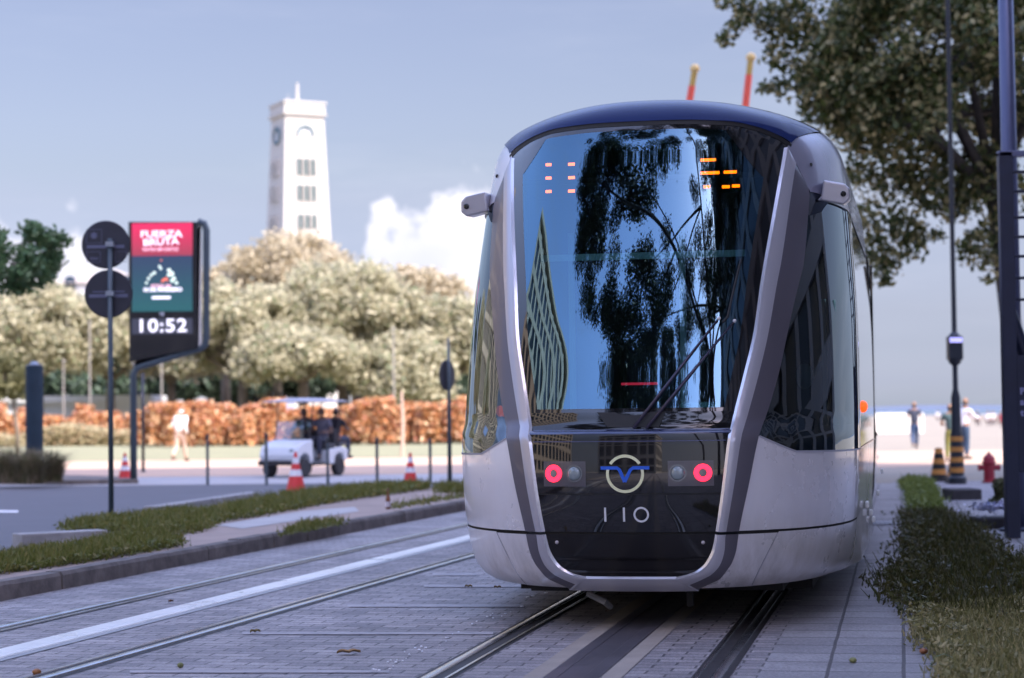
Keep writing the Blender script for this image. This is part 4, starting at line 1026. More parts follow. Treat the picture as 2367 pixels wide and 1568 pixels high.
    # hair or cap
    hr=MB(); rows=[]
    for i in range(8):
        t=PI*.50*i/7; rows.append([hc+np.array([math.sin(PI/2-t)*math.cos(2*PI*j/16)*.082,math.sin(PI/2-t)*math.sin(2*PI*j/16)*.102+.010,-.01+math.sin(t)*.125+(.0 if math.sin(2*PI*j/16)<-.2 else -.055*math.cos(t))])*k for j in range(16)])
    hr.grid(rows,True); ho=hr.build('cap' if cap else 'hair',mat('hair_%d'%int((cap or hair)[0]*1000),cap or hair,.8),root,smooth=True)
    if cap: MB().add([hc+np.array([x,y,.03])*k for x,y in ((-.06,-.09),(.06,-.09),(.045,-.17),(-.045,-.17))],[(0,1,2,3)]).build('peak',ho.data.materials[0],ho)
    # clothes
    shm=mat('shirt_%d_%d'%(int(shirt[0]*1000),int(shirt[2]*1000)),shirt,.85,bump=.4,bscale=14); pm=mat('trousers_%d_%d'%(int(pants[0]*1000),int(pants[2]*1000)),pants,.85,bump=.4,bscale=14)
    c2=[[(hip+V(0,0,.0),.150*k),(hip+V(0,0,.12),.145*k),(ch,.155*k),(ch*.4+nk*.6,.13*k),(nk-V(0,0,.04),.085*k)]]
    for sg in (-1,1):
        a_=arm(sg); e=a_[1] if sleeve=='short' else a_[2]
        seq=[(ch*.4+nk*.6,.13*k),(a_[0],.072*k),(a_[0]*.4+a_[1]*.6,.062*k)]
        if sleeve!='short': seq+=[(a_[1],.056*k),(a_[2],.042*k)]
        c2.append(seq)
    skin_mesh('shirt',c2,shm,root)
    c3=[[(hip+V(0,0,.08),.135*k),(hip,.150*k)]]
    for sg in (-1,1):
        l=legs[sg]; c3.append([(hip,.150*k),(l[0]+V(0,0,-.06) if pose!='sit' else l[0]+V(0,-.06,0),.102*k),((l[0]+l[1])/2,.092*k),(l[1],.074*k),(l[1]*.55+l[2]*.45,.070*k),(l[2]+V(0,0,.03),.058*k)])
    skin_mesh('trousers',c3,pm,root)
    for sg in (-1,1):
        l=legs[sg][2]; MB().ell(l+V(0,-.07,-.045),(.048*k,.135*k,.045*k),12,8).build('shoe',mat('shoe_%d'%int(shoe[0]*1000),shoe,.5),root,smooth=True)
    return root
def P0(x,y,z=0): return tuple(G(x,y,z))
person(P0(415,1068),R(158),'person in a white shirt and beige trousers walking away beside the orange hedge',H=1.72,pose='walk',shirt=(.80,.78,.74),pants=(.55,.42,.33),cap=(.70,.69,.68),shoe=(.10,.06,.04),sleeve='long',arms={-1:'swing',1:'bent'})
person(P0(2115,1038),R(170),'person in a dark t-shirt and jeans walking on the sunlit plaza, seen from behind',H=1.62,pose='walk',shirt=(.03,.035,.06),pants=(.03,.06,.14),arms={-1:'down',1:'down'})
person(P0(2230,1062),R(120),'person in a white shirt and dark cap standing right behind the lamp post',H=1.66,shirt=(.62,.63,.72),pants=(.03,.06,.12),cap=(.03,.03,.04),arms={-1:'reach',1:'down'},sleeve='long')
person(P0(2199,1068),R(175),'person in navy and yellow clothes standing left of the lamp post, half hidden by it',H=1.5,shirt=(.05,.09,.10),pants=(.20,.20,.06),arms={-1:'down',1:'bent'})
for (x,y,sh,lb) in ((2167,973,(.8,.8,.8),'tiny seated person in white between the man in jeans and the lamp post'),(2258,985,(.03,.04,.07),'tiny distant person in dark clothes sitting on the plaza right of the lamp post'),(2283,985,(.75,.7,.7),'tiny distant person in white, left of two sitting side by side near the dark post'),(2295,984,(.75,.68,.66),'tiny distant person in white, right of two sitting side by side near the dark post'),(2315,990,(.25,.03,.05),'tiny distant person in dark red sitting beside the tall dark post')):
    person(P0(x,y),R(150),lb,H=1.6,pose='sit',shirt=sh,pants=(.10,.10,.14),seat_z=.35,group='people sitting far off on the plaza')

# ================================================================== GOLF CART
g=G(706,1102,0); RZ=R(-27)
cart=empty('golf_cart',g,RZ,label='white golf cart with grey canopy carrying passengers in front of the orange hedge',cat='golf cart')
cart.scale=(.9,.86,.94)
CWp=mat('cart_white',(.62,.66,.72),.35,coat=.3); CB=mat('cart_black',(.02,.02,.025),.6); CG=mat('canopy_grey',(.42,.42,.48),.5)
# local: forward -y, x across
body=MB()
prof=[(-1.28,.38),(-1.32,.55),(-1.24,.74),(-.95,.86),(-.62,.92),(-.52,.90),(-.50,.40),(-.62,.32),(-.70,.52),(-.92,.60),(-1.14,.50),(-1.18,.34)]
body.prism(prof,-.56,.56,axis='x'); body.build('front_cowl',CWp,cart,bevel=.03)
MB().box(-.56,.56,-.5,.35,.28,.34,bev=.01).build('floor_pan',CB,cart)
MB().prism([(.20,.30),(.22,.66),(.95,.72),(1.25,.66),(1.22,.42),(1.05,.34),(1.0,.50),(.80,.58),(.60,.50),(.55,.30)],-.56,.56,axis='x').build('rear_body',CWp,cart,bevel=.03)
MB().box(-.54,.54,.18,.66,.70,.80,bev=.03).build('seat_base',mat('cart_seat',(.05,.05,.06),.6),cart)
MB().box(-.54,.54,.62,.70,.82,1.15,bev=.03).build('seat_back',mat('cart_seat'),cart)
rf=MB(); rows=[]
for i in range(9):
    v=-1+i/4; rows.append([(.62*u,1.08*v+.05,1.86+.07*(1-u*u)*(1-v**4)) for u in [q/4-1 for q in range(9)]])
rf.grid(rows); rf.grid([[ (p[0],p[1],p[2]-.035) for p in r_] for r_ in rows]); 
rim=[r_[0] for r_ in rows]; rf.grid([rows[0],[(p[0],p[1],p[2]-.035) for p in rows[0]]]); rf.grid([rows[-1],[(p[0],p[1],p[2]-.035) for p in rows[-1]]])
rf.grid([[r_[0] for r_ in rows],[(r_[0][0],r_[0][1],r_[0][2]-.035) for r_ in rows]]); rf.grid([[r_[-1] for r_ in rows],[(r_[-1][0],r_[-1][1],r_[-1][2]-.035) for r_ in rows]])
rf.build('canopy',CG,cart,smooth=True,ang=40)
for sx in (-1,1):
    MB().tube([(sx*.50,-.66,.9),(sx*.52,-.52,1.35),(sx*.54,-.45,1.87)],.018,8).build('canopy_post',CB,cart)
    MB().tube([(sx*.52,.72,.7),(sx*.54,.85,1.4),(sx*.55,.9,1.87)],.018,8).build('canopy_post',CB,cart)
ws=MB().add([(-.49,-.655,.92),(.49,-.655,.92),(.51,-.53,1.36),(-.51,-.53,1.36)],[(0,1,2,3)]).build('windshield',glass_mat('cart_screen',(.75,.78,.85),.16),cart)
MB().tube([(-.2,-.45,.85),(-.2,-.25,1.02)],.02,8).lathe([(.15,0),(.17,.0),(.17,.02),(.15,.02)],20,(-.2,-.22,1.03)).build('steering_wheel',CB,cart)
for sx in (-1,1):
    for y in (-.90,.80):
        w_=MB().lathe([(.12,-.09),(.21,-.09),(.235,-.06),(.235,.06),(.21,.09),(.12,.09)],22,(0,0,0),'x').build('wheel',CB,cart,smooth=True,ang=40); w_.location=(sx*.50,y,.235)
        MB().lathe([(.001,-.07),(.12,-.08),(.125,.08),(.001,.07)],16,(0,0,0),'x').build('rim',PALEST,w_)
    MB().ell((sx*.38,-1.27,.66),(.07,.03,.045)).build('headlight',mat('lens_glass'),cart,smooth=True)
MB().box(-.58,.58,-1.36,-1.28,.30,.42,bev=.02).build('bumper',CB,cart)
def cart_person(lx,ly,dr,label,sh,pa):
    c=Matrix.Rotation(RZ,3,'Z')@Vector((lx*.9,ly*.86,0)); p=(g[0]+c.x,g[1]+c.y,g[2]+.33)
    person(p,RZ+dr,label,H=1.58,pose='sit',shirt=sh,pants=pa,seat_z=.45,arms={-1:'reach',1:'bent'},skin=(.14,.08,.06),group='people riding in the golf cart')
cart_person(-.24,.40,0,'person in dark clothes at the wheel of the golf cart, nearer the windshield',(.04,.04,.06),(.03,.03,.05))
cart_person(.28,.42,R(4),'person in grey clothes seated in the golf cart beside the driver',(.10,.10,.14),(.03,.035,.06))
cart_person(.20,1.16,R(180),'person in black clothes riding on the back of the golf cart',(.02,.02,.03),(.05,.06,.10))
MB().box(-.5,.5,.85,1.35,.74,.82,bev=.03).build('rear_seat',mat('cart_seat'),cart)

# ================================================================== RIGHT SIDE
YEL=mat('stripe_yellow',(.55,.24,.05),.6,var=.2,vscale=9); BLK=mat('stripe_black',(.015,.013,.012),.6)
# lamp post
g=G(2213,1120,0); lp=empty('lamp_post',g,label='dark lamp post with yellow and black banded foot and small lit box',cat='lamp post'); Yl=g[1]
z1=L(2200,560,Yl,g)[2]; zt=z1+9
MB().lathe([(.17,0),(.17,.12),(.13,.16),(.115,.9),(.09,1.0),(.085,1.6),(.05,1.75),(.045,z1),(.04,zt)],18).build('pole',DSTEEL,lp,smooth=True,ang=40)
for k in range(4):
    MB().lathe([(.135-.004*k,.22+k*.19),(.133-.004*k,.31+k*.19)],18).build('warning_band',YEL,lp)
c=L(2204,800,Yl,g); MB().box(-.13,.13,-.13,.13,c[2]-.26,c[2]+.18,bev=.02).build('control_box',DSTEEL,lp); MB().box(-.115,.115,-.145,-.131,c[2]+.06,c[2]+.15).build('lit_panel',mat('lilac_panel',(.5,.5,.8),.4,emit=(.40,.38,.95),es=.8),lp)
MB().lathe([(.06,c[2]-.36),(.12,c[2]-.3),(.12,c[2]-.26)],14).build('collar',DSTEEL,lp); MB().lathe([(.12,c[2]+.18),(.05,c[2]+.26)],14).build('collar',DSTEEL,lp)
MB().tube([(0,0,zt),(.3,-.2,zt+.3),(.9,-.3,zt+.35)],.035,8).build('lamp_arm',DSTEEL,lp); MB().ell((1.1,-.3,zt+.33),(.3,.12,.07)).build('lamp_head',DSTEEL,lp)
def striped_cone(x,ytop,ybot,w,label):
    g=G(x,ybot,0); h_=(ybot-ytop)/F_PX*g[1]
    c=empty('barrier_cone',g,label=label,cat='barrier cone',group='black and yellow striped barriers by the lamp post')
    MB().box(-w*1.1,w*1.1,-w*1.1,w*1.1,0,.04,bev=.01).build('base',BLK,c)
    for k in range(6):
        a_,b_=.04/h_+k*(1-.04/h_)/6,.04/h_+(k+1)*(1-.04/h_)/6
        MB().lathe([(w*(1-a_*.62),a_*h_),(w*(1-b_*.62),b_*h_)],18).build('band',BLK if k%2==0 else YEL,c)
striped_cone(2171,1036,1114,.175,'black and yellow striped barrier cone left of the lamp post foot')
striped_cone(2203,1050,1118,.12,'narrow black and yellow striped barrier hard against the lamp post foot')
# hydrant
HR=mat('hydrant_red',(.30,.018,.035),.45,var=.2,vscale=8)
g=G(2287,1117,0); hy=empty('fire_hydrant',g,label='dark red fire hydrant with side outlets right of the lamp post',cat='fire hydrant')
MB().lathe([(.14,0),(.14,.04),(.105,.05),(.10,.34),(.125,.36),(.125,.40),(.10,.42)],20).build('barrel',HR,hy,smooth=True,ang=35)
MB().lathe([(.11,.42),(.105,.47),(.07,.52),(.03,.54),(.03,.57),(.001,.58)],20).build('bonnet',HR,hy,smooth=True,ang=35)
for sx in (-1,1): MB().lathe([(.055,0),(.055,.08),(.065,.085),(.065,.11),(.02,.115)] if sx>0 else [(.055,0),(.055,-.08),(.065,-.085),(.065,-.11),(.02,-.115)],14,(sx*.09,0,.29),'x').build('outlet',HR,hy)
# dark stone blocks and planter
STN=mat('dark_stone',(.05,.045,.05),.75,var=.3,vscale=5,bump=.5)
def block(x0,x1,yb,h,dp,label):
    a_,b_=G(x0,yb,0),G(x1,yb,0); L_=b_[0]-a_[0]
    o=MB().box(0,L_,0,dp,0,h,bev=.02).build('stone_block',STN,loc=(a_[0],a_[1],0)); tag(o,label,'stone block','dark stone blocks edging the right-hand footpath')
block(2200,2275,1158,.17,.7,'rough dark stone block behind the groundcover, below the hydrant')
block(2262,2400,1224,.13,.5,'dark stone block under the flowering bed beside the tall dark post')
ground_bush=[]
def bush(px,py,w,h,n,size,m,label,name='bush',grp=None):
    g=G(px,py,0); d=rng.normal(size=(n,3)); d/=np.linalg.norm(d,axis=1)[:,None]; d[:,2]=abs(d[:,2])
    p=d*(rng.uniform(.45,1,n)**.5)[:,None]*np.array([w,w*.8,h])*(1+.12*np.sin(d[:,0:1]*9)+.1*np.sin(d[:,2:3]*11))
    o=MB().quads(leaf_quads(p,size,up=.3)).build(name,m); o.location=g; tag(o,label,'bush',grp); return o
bush(2352,1172,.42,.42,4000,.07,mat('olive_leaf',rough=.6,island=[(.07,.08,.03),(.14,.14,.06),(.04,.05,.02)],subs=.25),'olive green bush behind the tall dark post')
# white and lilac flowers
FL=mat('flower_petal',rough=.6,island=[(.55,.52,.70),(.70,.70,.78),(.30,.35,.60)])
for (x,w_,lb) in ((2300,.22,'clump of white and lilac flowers on the stone block, left of the tall dark post'),(2375,.2,'clump of white and lilac flowers on the stone block, right of the tall dark post')):
    g=G(x,1224,0); n=260; p=rng.normal(scale=.5,size=(n,3))*np.array([w_,.12,.05])+np.array([0,.2,.25]); o=MB().quads(leaf_quads(p,.05,aspect=.9)).build('flower_clump',FL); o.location=g; tag(o,kind='stuff')
# tall dark gantry sign at the right edge
g=G(2341,1245,0); ps=empty('gantry_sign',g,label='tall dark blue steel sign structure with cross bars at the right edge of the picture',cat='sign structure'); Yg=g[1]
NV=mat('navy_steel',(.022,.026,.055),.45,metal=.2,var=.2,vscale=4)
def gx(x,y): p=L(x,y,Yg,g); return p[0],p[2]
xa,zt=gx(2322,352); xb,_=gx(2338,352)
MB().box(-.075,.075,-.06,.06,0,gx(2330,352)[1],bev=.008).build('upright',NV,ps)
ztop=gx(2330,350)[1]; zz=ztop
MB().box(-.075,.60,-.06,.06,ztop-.06,ztop,bev=.006).build('top_beam',mat('navy_lit',(.12,.13,.24),.4),ps)  # light on the top beam is put into a paler navy
for y in (395,440,500,545,590,640,690): z_=gx(2340,y)[1]; MB().box(.075,.60,-.03,.03,z_-.03,z_,bev=.004).build('cross_bar',NV,ps)
MB().box(.045,.60,-.05,.0,gx(0,1120)[1],gx(0,850)[1],bev=.01).build('sign_panel',NV,ps)
MB().box(.50,.62,-.06,.06,0,ztop-.06).build('upright',NV,ps)
# blurred pale lettering on the panel
for y,b_ in ((905,'P'),(930,'a'),(955,'t')):
    xx,z_=gx(2360,y); text_mesh('lettering',b_,.10,mat('panel_lilac',(.30,.30,.50),.5),ps,(xx,-.056,z_),extrude=.003,bold=.004)
# curved bracket beside it
MB().tube([(-.02,.1,gx(0,700)[1]),(.06,.1,gx(0,760)[1]),(.20,.1,gx(0,850)[1]),(.26,.1,gx(0,980)[1])],[.06,.075,.07,.05],10).build('curved_brace',NV,ps,smooth=True)
g2=g+np.array([.35,1.2,0]); o=empty('steel_mast',g2,label='taller blue-grey steel mast behind the sign structure, running out of the top right corner',cat='mast')
zz=8.0; MB().lathe([(.11,0),(.095,2.5),(.080,8.5)],16).build('shaft',mat('mast_blue',(.09,.10,.18),.35,metal=.4),o,smooth=True); MB().lathe([(.2,0),(.2,.03),(.12,.06)],12).build('base_plate',NV,o)
# tactile / drain grate
gg=G(2035,1212,0); gr=MB()
gr.box(-.20,.20,-.32,.32,.006,.010)
for i in range(7): gr.box(-.18+i*.055,-.15+i*.055,-.30,.30,.010,.018)
o=gr.build('floor_grating',mat('grate_metal',(.42,.43,.50),.35,metal=.5),loc=(gg[0],gg[1],.005)); tag(o,'pale ribbed metal grating set in the pavement beside the tram','grating')
# plaza wall and far kerb
a_=G(2010,1003,0); o=MB().box(0,3.3,0,.4,0,1.15,bev=.02).build('low_wall',mat('white_render',(.78,.76,.72),.8,var=.05),loc=(a_[0]-.2,a_[1],0)); tag(o,'low white wall at the back of the plaza, beside the tram','wall')
wat=MB().add([(-9000,420,-1.6),(9000,420,-1.6),(9000,9500,-1.6),(-9000,9500,-1.6)],[(0,1,2,3)]).build('sea',mat('sea_water',(.07,.11,.16),.25,bump=.3,bscale=.6)); tag(wat,kind='structure')
hl=MB(); rows=[[],[]]
for i in range(81):
    x=-1500+i*75; h_=5+9*abs(math.sin(i*.35))*abs(math.sin(i*.11+1)); rows[0].append((x,7000,-2)); rows[1].append((x,7000,h_))
hl.grid(rows).grid([rows[1],[(p[0],7600,-2) for p in rows[1]]]); tag(hl.build('hills',mat('far_hills',(.16,.20,.32),.9)),kind='structure')
# two mast tips behind the tram
for (x0,y0,x1,y1,lb) in ((1607,154,1578,330,'shorter slanting mast with golden tip and red shaft rising behind the tram roof'),(1736,128,1714,330,'taller slanting mast with golden tip and red shaft rising behind the tram roof')):
    Ym=48.; base=A(x1,y1,Ym); top=A(x0,y0,Ym); dirv=(top-base)/(top[2]-base[2]); foot=base-dirv*base[2]
    o=empty('striped_mast',foot,label=lb,cat='mast',group='slanting masts behind the tram')
    rel=lambda z:(dirv[0]*z,dirv[1]*z,z)
    H_=top[2]; MB().tube([rel(0),rel(H_-1.35)],[.09,.085],12).build('lower_shaft',mat('mast_white',(.6,.6,.65),.5),o)
    MB().tube([rel(H_-1.35),rel(H_-.48)],.085,12).build('red_shaft',mat('mast_red',(.75,.10,.06),.5),o)
    MB().tube([rel(H_-.48),rel(H_-.12)],.075,12).build('golden_shaft',mat('mast_gold',(.45,.30,.07),.5),o)
    MB().ell(rel(H_-.05),(.12,.12,.11)).build('golden_tip',mat('mast_tip',(.70,.50,.20),.5),o)

# ================================================================== CLOCK TOWER
Yt=250.; st=F_PX/Yt
def tz(y): return 1.4+(963-y)/st
g=A(693,962,Yt); TW=mat('tower_white',(.47,.45,.41),.8,var=.04,vscale=.5)
tw=empty('clock_tower',(g[0]-.0,g[1],0),R(26.6),label='tall white tapering clock tower with an antenna rising behind the pale trees',cat='clock tower')
SB_=lambda z: (5.05+(tz(250)-z)*.075)/2
ZT_=tz(272)
def rect(z,e=0): h=SB_(z)+e; return [(-h,-h,z),(h,-h,z),(h,h,z),(-h,h,z)]
b_=MB(); b_.grid([rect(0),rect(ZT_)],True); b_.build('shaft',TW,tw)
c=MB(); c.grid([rect(ZT_,.0),rect(ZT_,.30),rect(ZT_+.25,.36),rect(ZT_+.3,.18),rect(tz(244),.18),rect(tz(244),.34),rect(tz(239),.34)],True); c.add(rect(tz(239),.34),[(0,1,2,3)]); c.build('parapet',TW,tw)
MB().lathe([(.55,tz(239)),(.5,tz(234)),(.2,tz(231)),(.16,tz(231))],12).build('mast_foot',mat('copper_green',(.08,.2,.18),.6),tw)
MB().tube([(0,0,tz(232)),(0,0,tz(190))],[.22,.16],10).build('antenna',TW,tw); MB().tube([(-1.6,-1,tz(239)),(-1.6,-1,tz(222))],.05,6).build('lightning_rod',TW,tw)
TG=mat('tower_slit',(.03,.09,.10),.5); CF=mat('clock_face',(.60,.60,.60),.6); CF2=mat('clock_ring',(.05,.12,.15),.5)
for rot in (0,-90):
    rp=Matrix.Rotation(R(rot),4,'Z')
    def put(mb,name,m,par=tw):
        mb.v=[tuple(rp@Vector(v)) for v in mb.v]; return mb.build(name,m,par)
    zc_=tz(316); yy=-SB_(zc_)
    cf=put(MB().lathe([(.001,yy-.06),(.88,yy-.06),(.88,yy+.1)],32,(0,0,zc_),'y'),'clock_face',CF)
    rows=[]
    for k in range(25):
        q=R(-10+k*200/24) if rot==0 else 2*PI*k/24
        rows.append([(r*math.cos(q),y_,zc_+r*math.sin(q)) for r,y_ in ((.86,yy+.1),(.86,yy-.26),(1.12,yy-.26),(1.12,yy+.1))])
    put(MB().grid(rows),'clock_ring',CF2,cf)
    put(MB().box(-.04,.04,yy-.1,yy-.07,zc_,zc_+.6).box(-.4,0,yy-.1,yy-.07,zc_-.04,zc_+.04),'clock_hands',CF2,cf)
    for (y0,y1) in ((372,411),(433,470),(501,534),(566,600),(630,664)):
        za_,zb_=tz(y1),tz(y0)
        for dx in (-.92,.0,.92):
            wv_=.50
            ya,yb=-SB_(za_),-SB_(zb_)
            m=MB(); x0,x1=dx-wv_/2,dx+wv_/2
            # frame standing proud and a dark pane between its jambs
            m.add([(x0,ya-.02,za_),(x1,ya-.02,za_),(x1,yb-.02,zb_),(x0,yb-.02,zb_)],[(0,1,2,3)])
            pn=put(m,'window',TG)
            f_=MB()
            for xx in (x0-.10,x1): f_.add([(xx,ya+.05,za_),(xx+.10,ya+.05,za_),(xx+.10,yb+.05,zb_),(xx,yb+.05,zb_),(xx,ya-.35,za_),(xx+.10,ya-.35,za_),(xx+.10,yb-.35,zb_),(xx,yb-.35,zb_)],[(0,1,2,3),(4,5,6,7),(0,1,5,4),(2,3,7,6),(1,2,6,5),(0,3,7,4)])
            put(f_,'window_jamb',TW,pn)
# ================================================================== FAR BUILDINGS, LEFT
WB=mat('white_building',(.74,.74,.74),.85,var=.04); LB=mat('lilac_building',(.42,.44,.56),.85,var=.06); RB=mat('roof_taupe',(.34,.29,.26),.85); GB=mat('grey_building',(.36,.34,.36),.85,var=.06); PN=mat('pane_dark',(.04,.06,.09),.25)
def building(name,x0,x1,ytop,Y,dp,m,label,roof=None,wins=None,z0=0,arch=False):
    a_,b_=A(x0,964,Y),A(x1,964,Y); h_=1.4+((957+.012*(1183-(x0+x1)/2))-ytop)/F_PX*Y; L_=b_[0]-a_[0]
    o=empty(name,(a_[0],Y,0),label=label,cat='building')
    MB().box(0,L_,0,dp,z0,h_).build('wall',m,o)
    if roof=='gable':
        MB().add([(-.4,-.5,h_),(L_+.4,-.5,h_),(L_+.4,dp+.5,h_),(-.4,dp+.5,h_),(L_*.5,dp/2,h_+L_*.22)],[(0,1,4),(1,2,4),(2,3,4),(3,0,4),(3,2,1,0)]).build('roof',RB,o)
    elif roof=='flat': MB().box(-.3,L_+.3,-.3,dp+.3,h_,h_+.4).build('roof',WB,o)
    elif roof=='mono': MB().prism([(-.3,h_-.6),(L_*.55,h_+1.9),(L_+.3,h_+1.2),(L_+.3,h_-.1),(-.3,h_-.7)],-.4,dp).build('roof',WB,o)
    for (wx,wz,ww,wh) in (wins or []):
        pts=[(wx*L_,wz)]
        poly=[(wx*L_-ww/2,wz),(wx*L_+ww/2,wz)]+[(wx*L_+ww/2*math.cos(R(q)),wz+wh-ww/2+ww/2*math.sin(R(q))) for q in range(0,181,20)]
        w_=MB().prism(poly,-.03,.05).build('window',PN,o); MB().prism([(wx*L_-ww/2-.15,wz-.15),(wx*L_+ww/2+.15,wz-.15),(wx*L_+ww/2+.15,wz),(wx*L_-ww/2-.15,wz)],-.15,.02).build('sill',WB,w_)
    return o
building('white_hall',120,335,655,210,20,WB,'white building with a taupe hipped roof behind the two round signs','gable',[(.2,14,1.2,2.5),(.5,14,1.2,2.5),(.8,14,1.2,2.5)])
building('low_white_building',-60,340,931,128,8,WB,'long low white wall-like building behind the left part of the hedge','flat')
building('lilac_house',243,318,868,150,10,LB,'lilac house with an arched window behind the street clock',None,[(.55,2.2,1.3,2.4)])
building('lilac_house',500,640,905,145,12,LB,'wide lilac building with arched openings behind the hedge, left of the golf cart',None,[(.40,1.8,1.5,2.2),(.75,1.8,1.5,2.2)])
building('lilac_gable',545,640,868,158,8,LB,'pale lilac gabled house showing above the hedge left of the golf cart','mono',[(.3,4.2,1.2,1.6)])
building('grey_shed',812,975,885,145,12,GB,'grey building with a pale sloping roof behind the hedge, right of the golf cart','mono',[(.25,1.8,1.4,2.0)])
building('white_kiosk',880,960,850,165,8,WB,'small white-roofed building among the trees left of the tram','flat')
building('white_hall',985,1110,900,170,8,WB,'white building corner beside the tram behind the hedge','flat')

# ================================================================== HEDGE, GRASSES, TREES BEYOND
def hedge(x0,x1,yb,ytop,Y,dp,n,size,label):
    a_,b_=A(x0,yb,Y),A(x1,yb,Y); h_=1.4+((957+.012*(1183-(x0+x1)/2))-ytop)/F_PX*Y; L_=b_[0]-a_[0]
    # separate shrubs of bladed leaves: each shrub a fan of upright leaves
    k=int(L_*4); cx_=np.linspace(0,L_,k)+rng.normal(scale=.1,size=k); cy_=rng.uniform(0,dp,k); ch_=h_*(.62+.42*rng.uniform(0,1,k)**1.5+.10*np.sin(cx_*1.3)+.06*np.sin(cx_*.37+1))
    out=[]
    for i in range(k):
        m=n//k; an=rng.uniform(0,2*PI,m); t=rng.uniform(.05,1,m)**.8; r=.75*rng.uniform(0,1,m)**.5*(1.1-.45*t)
        p=np.column_stack([cx_[i]+r*np.cos(an),cy_[i]+r*np.sin(an),t*ch_[i]]); out.append(leaf_quads(p,size,up=.2,aspect=.45,jit=.5))
    o=MB().quads(np.concatenate(out)).build('hedge',HEDGEM); o.location=(a_[0],Y,0); tag(o,label,'hedge','orange-leaved hedge along the lawn'); return o
hedge(330,800,1030,932,95,2.2,46000,.34,'tall orange-leaved hedge behind the walking man and the golf cart')
hedge(790,1130,1030,930,94,2.0,36000,.34,'orange-leaved hedge between the golf cart and the tram')
hedge(-60,345,1000,946,108,2.2,26000,.36,'lower and farther orange-leaved hedge behind the blue pillar and round signs')
a_=[]
for (x0,x1,yb,h_,Y) in ((-60,330,1000,1.05,103),):
    p0,p1=A(x0,965,Y),A(x1,965,Y); n=16000; P=np.column_stack([rng.uniform(p0[0],p1[0],n),rng.uniform(Y-2,Y+2,n),rng.uniform(0,1,n)**.8*h_])
    P[:,2]*=.75+.35*np.sin(P[:,0]*.9)*np.sin(P[:,0]*.37+1)
    o=MB().quads(leaf_quads(P,.30,up=-.4,aspect=.3)).build('low_planting',mat('pale_groundcover',rough=.7,island=[(.45,.40,.24),(.52,.44,.28),(.36,.33,.18),(.55,.36,.22)],subs=.3)); tag(o,kind='stuff')
def px_tree(xc,yc,rx,ry,Y,nl,rb,label,leafm=PALE,per=330,size=.36,group='pale broad trees behind the hedge',low=-.6,trunk=.3):
    c=A(xc,yc,Y); s_=F_PX/Y; tree('broad_tree',(c[0],Y,0),c,(rx/s_,rx/s_*.8,ry/s_),nl,rb,per,size,leafm,BARK,trunk,label,group=group,low=low)
px_tree(640,690,185,120,125,93,0.94,'pale rounded tree whose crown hides the foot of the clock tower',PALE2)
px_tree(790,735,175,118,118,105,0.90,'large pale tree right of the clock tower, above the golf cart')
px_tree(560,780,180,108,116,99,0.90,'large pale tree just right of the street clock')
px_tree(985,760,95,125,128,66,0.82,'pale tree with airy top next to the tram',PALE2)
px_tree(1045,790,110,100,118,66,0.82,'pale tree partly hidden behind the left side of the tram')
px_tree(930,870,110,80,114,51,0.74,'low pale tree behind the hedge, left of the oval sign')
px_tree(90,780,175,100,120,105,0.90,'large pale tree behind the blue pillar',PALE)
px_tree(255,790,130,100,124,75,0.82,'pale tree behind the two round signs')
px_tree(395,790,120,110,126,69,0.82,'pale tree behind the street clock',PALE2)
px_tree(700,832,150,55,113,60,0.74,'low spreading pale tree directly above the golf cart')
px_tree(700,620,70,60,130,26,.8,'small high crown of a pale tree hiding the tower foot',PALE2)
px_tree(965,660,55,38,132,16,.55,'thin airy pale crown standing out against the cloud left of the tram',PALE2)
px_tree(520,655,45,30,134,14,.6,'small pale crown just right of the street clock frame',PALE2)
# deeper green shrubs that show in the gaps
for i,(x,y,rx,ry,Y,lb) in enumerate(((180,880,110,60,140,'dark green tree deep behind the round signs'),(430,880,90,60,142,'dark green tree deep behind the walking man'),(610,860,120,70,143,'dark green tree deep behind the pale trees at the golf cart'),(990,880,110,75,140,'dark green tree deep behind the oval sign'),(30,890,90,50,139,'dark green tree deep behind the blue pillar'),(800,860,110,60,144,'dark green tree deep behind the grey shed'))):
    px_tree(x,y,rx,ry,Y,24,1.3,lb,DGREEN,per=420,size=.5,group='dark green trees in the gaps between the pale ones')
# nearer green branches at the left
c=A(20,600,42); tree('leafy_tree',(c[0]-1.2,42,0),c,(1.25,1.0,.72),38,.22,75,.15,GREEN,BARKd,.09,'green leafy tree reaching in at the far left, above the pale trees',low=-1,limbs=6,extra=[(A(130,548,42),.22),(A(150,560,42),.16),(A(112,560,42),.2),(A(120,610,42),.2)])
c=A(5,880,75); tree('young_tree',(A(40,960,75)[0],75,0),c,(.9,.8,.7),22,.42,220,.2,mat('olive_young',rough=.6,island=[(.12,.12,.05),(.2,.19,.09),(.08,.09,.04)],subs=.3),BARK,.07,'young olive green tree with a thin trunk left of the blue pillar',low=-.9)
# white lamp columns
for (x,y0,Y,lb) in ((911,760,108,'thin white lamp column behind the hedge, left of the oval sign'),(208,745,112,'thin white lamp column behind the hedge, left of the round signs'),(147,835,112,'thin pale post behind the hedge, right of the blue pillar'),(374,845,110,'thin pale post behind the walking man')):
    b0=A(x,965,Y); h_=A(x,y0,Y)[2]; o=empty('lamp_column',(b0[0],Y,0),label=lb,cat='lamp column',group='thin white columns behind the hedge'); MB().lathe([(.07,0),(.055,1),(.04,h_)],10).build('shaft',mat('column_white',(.30,.28,.26),.6),o); MB().ell((0,0,h_),(.10,.10,.07)).build('lamp_head',mat('column_white'),o)
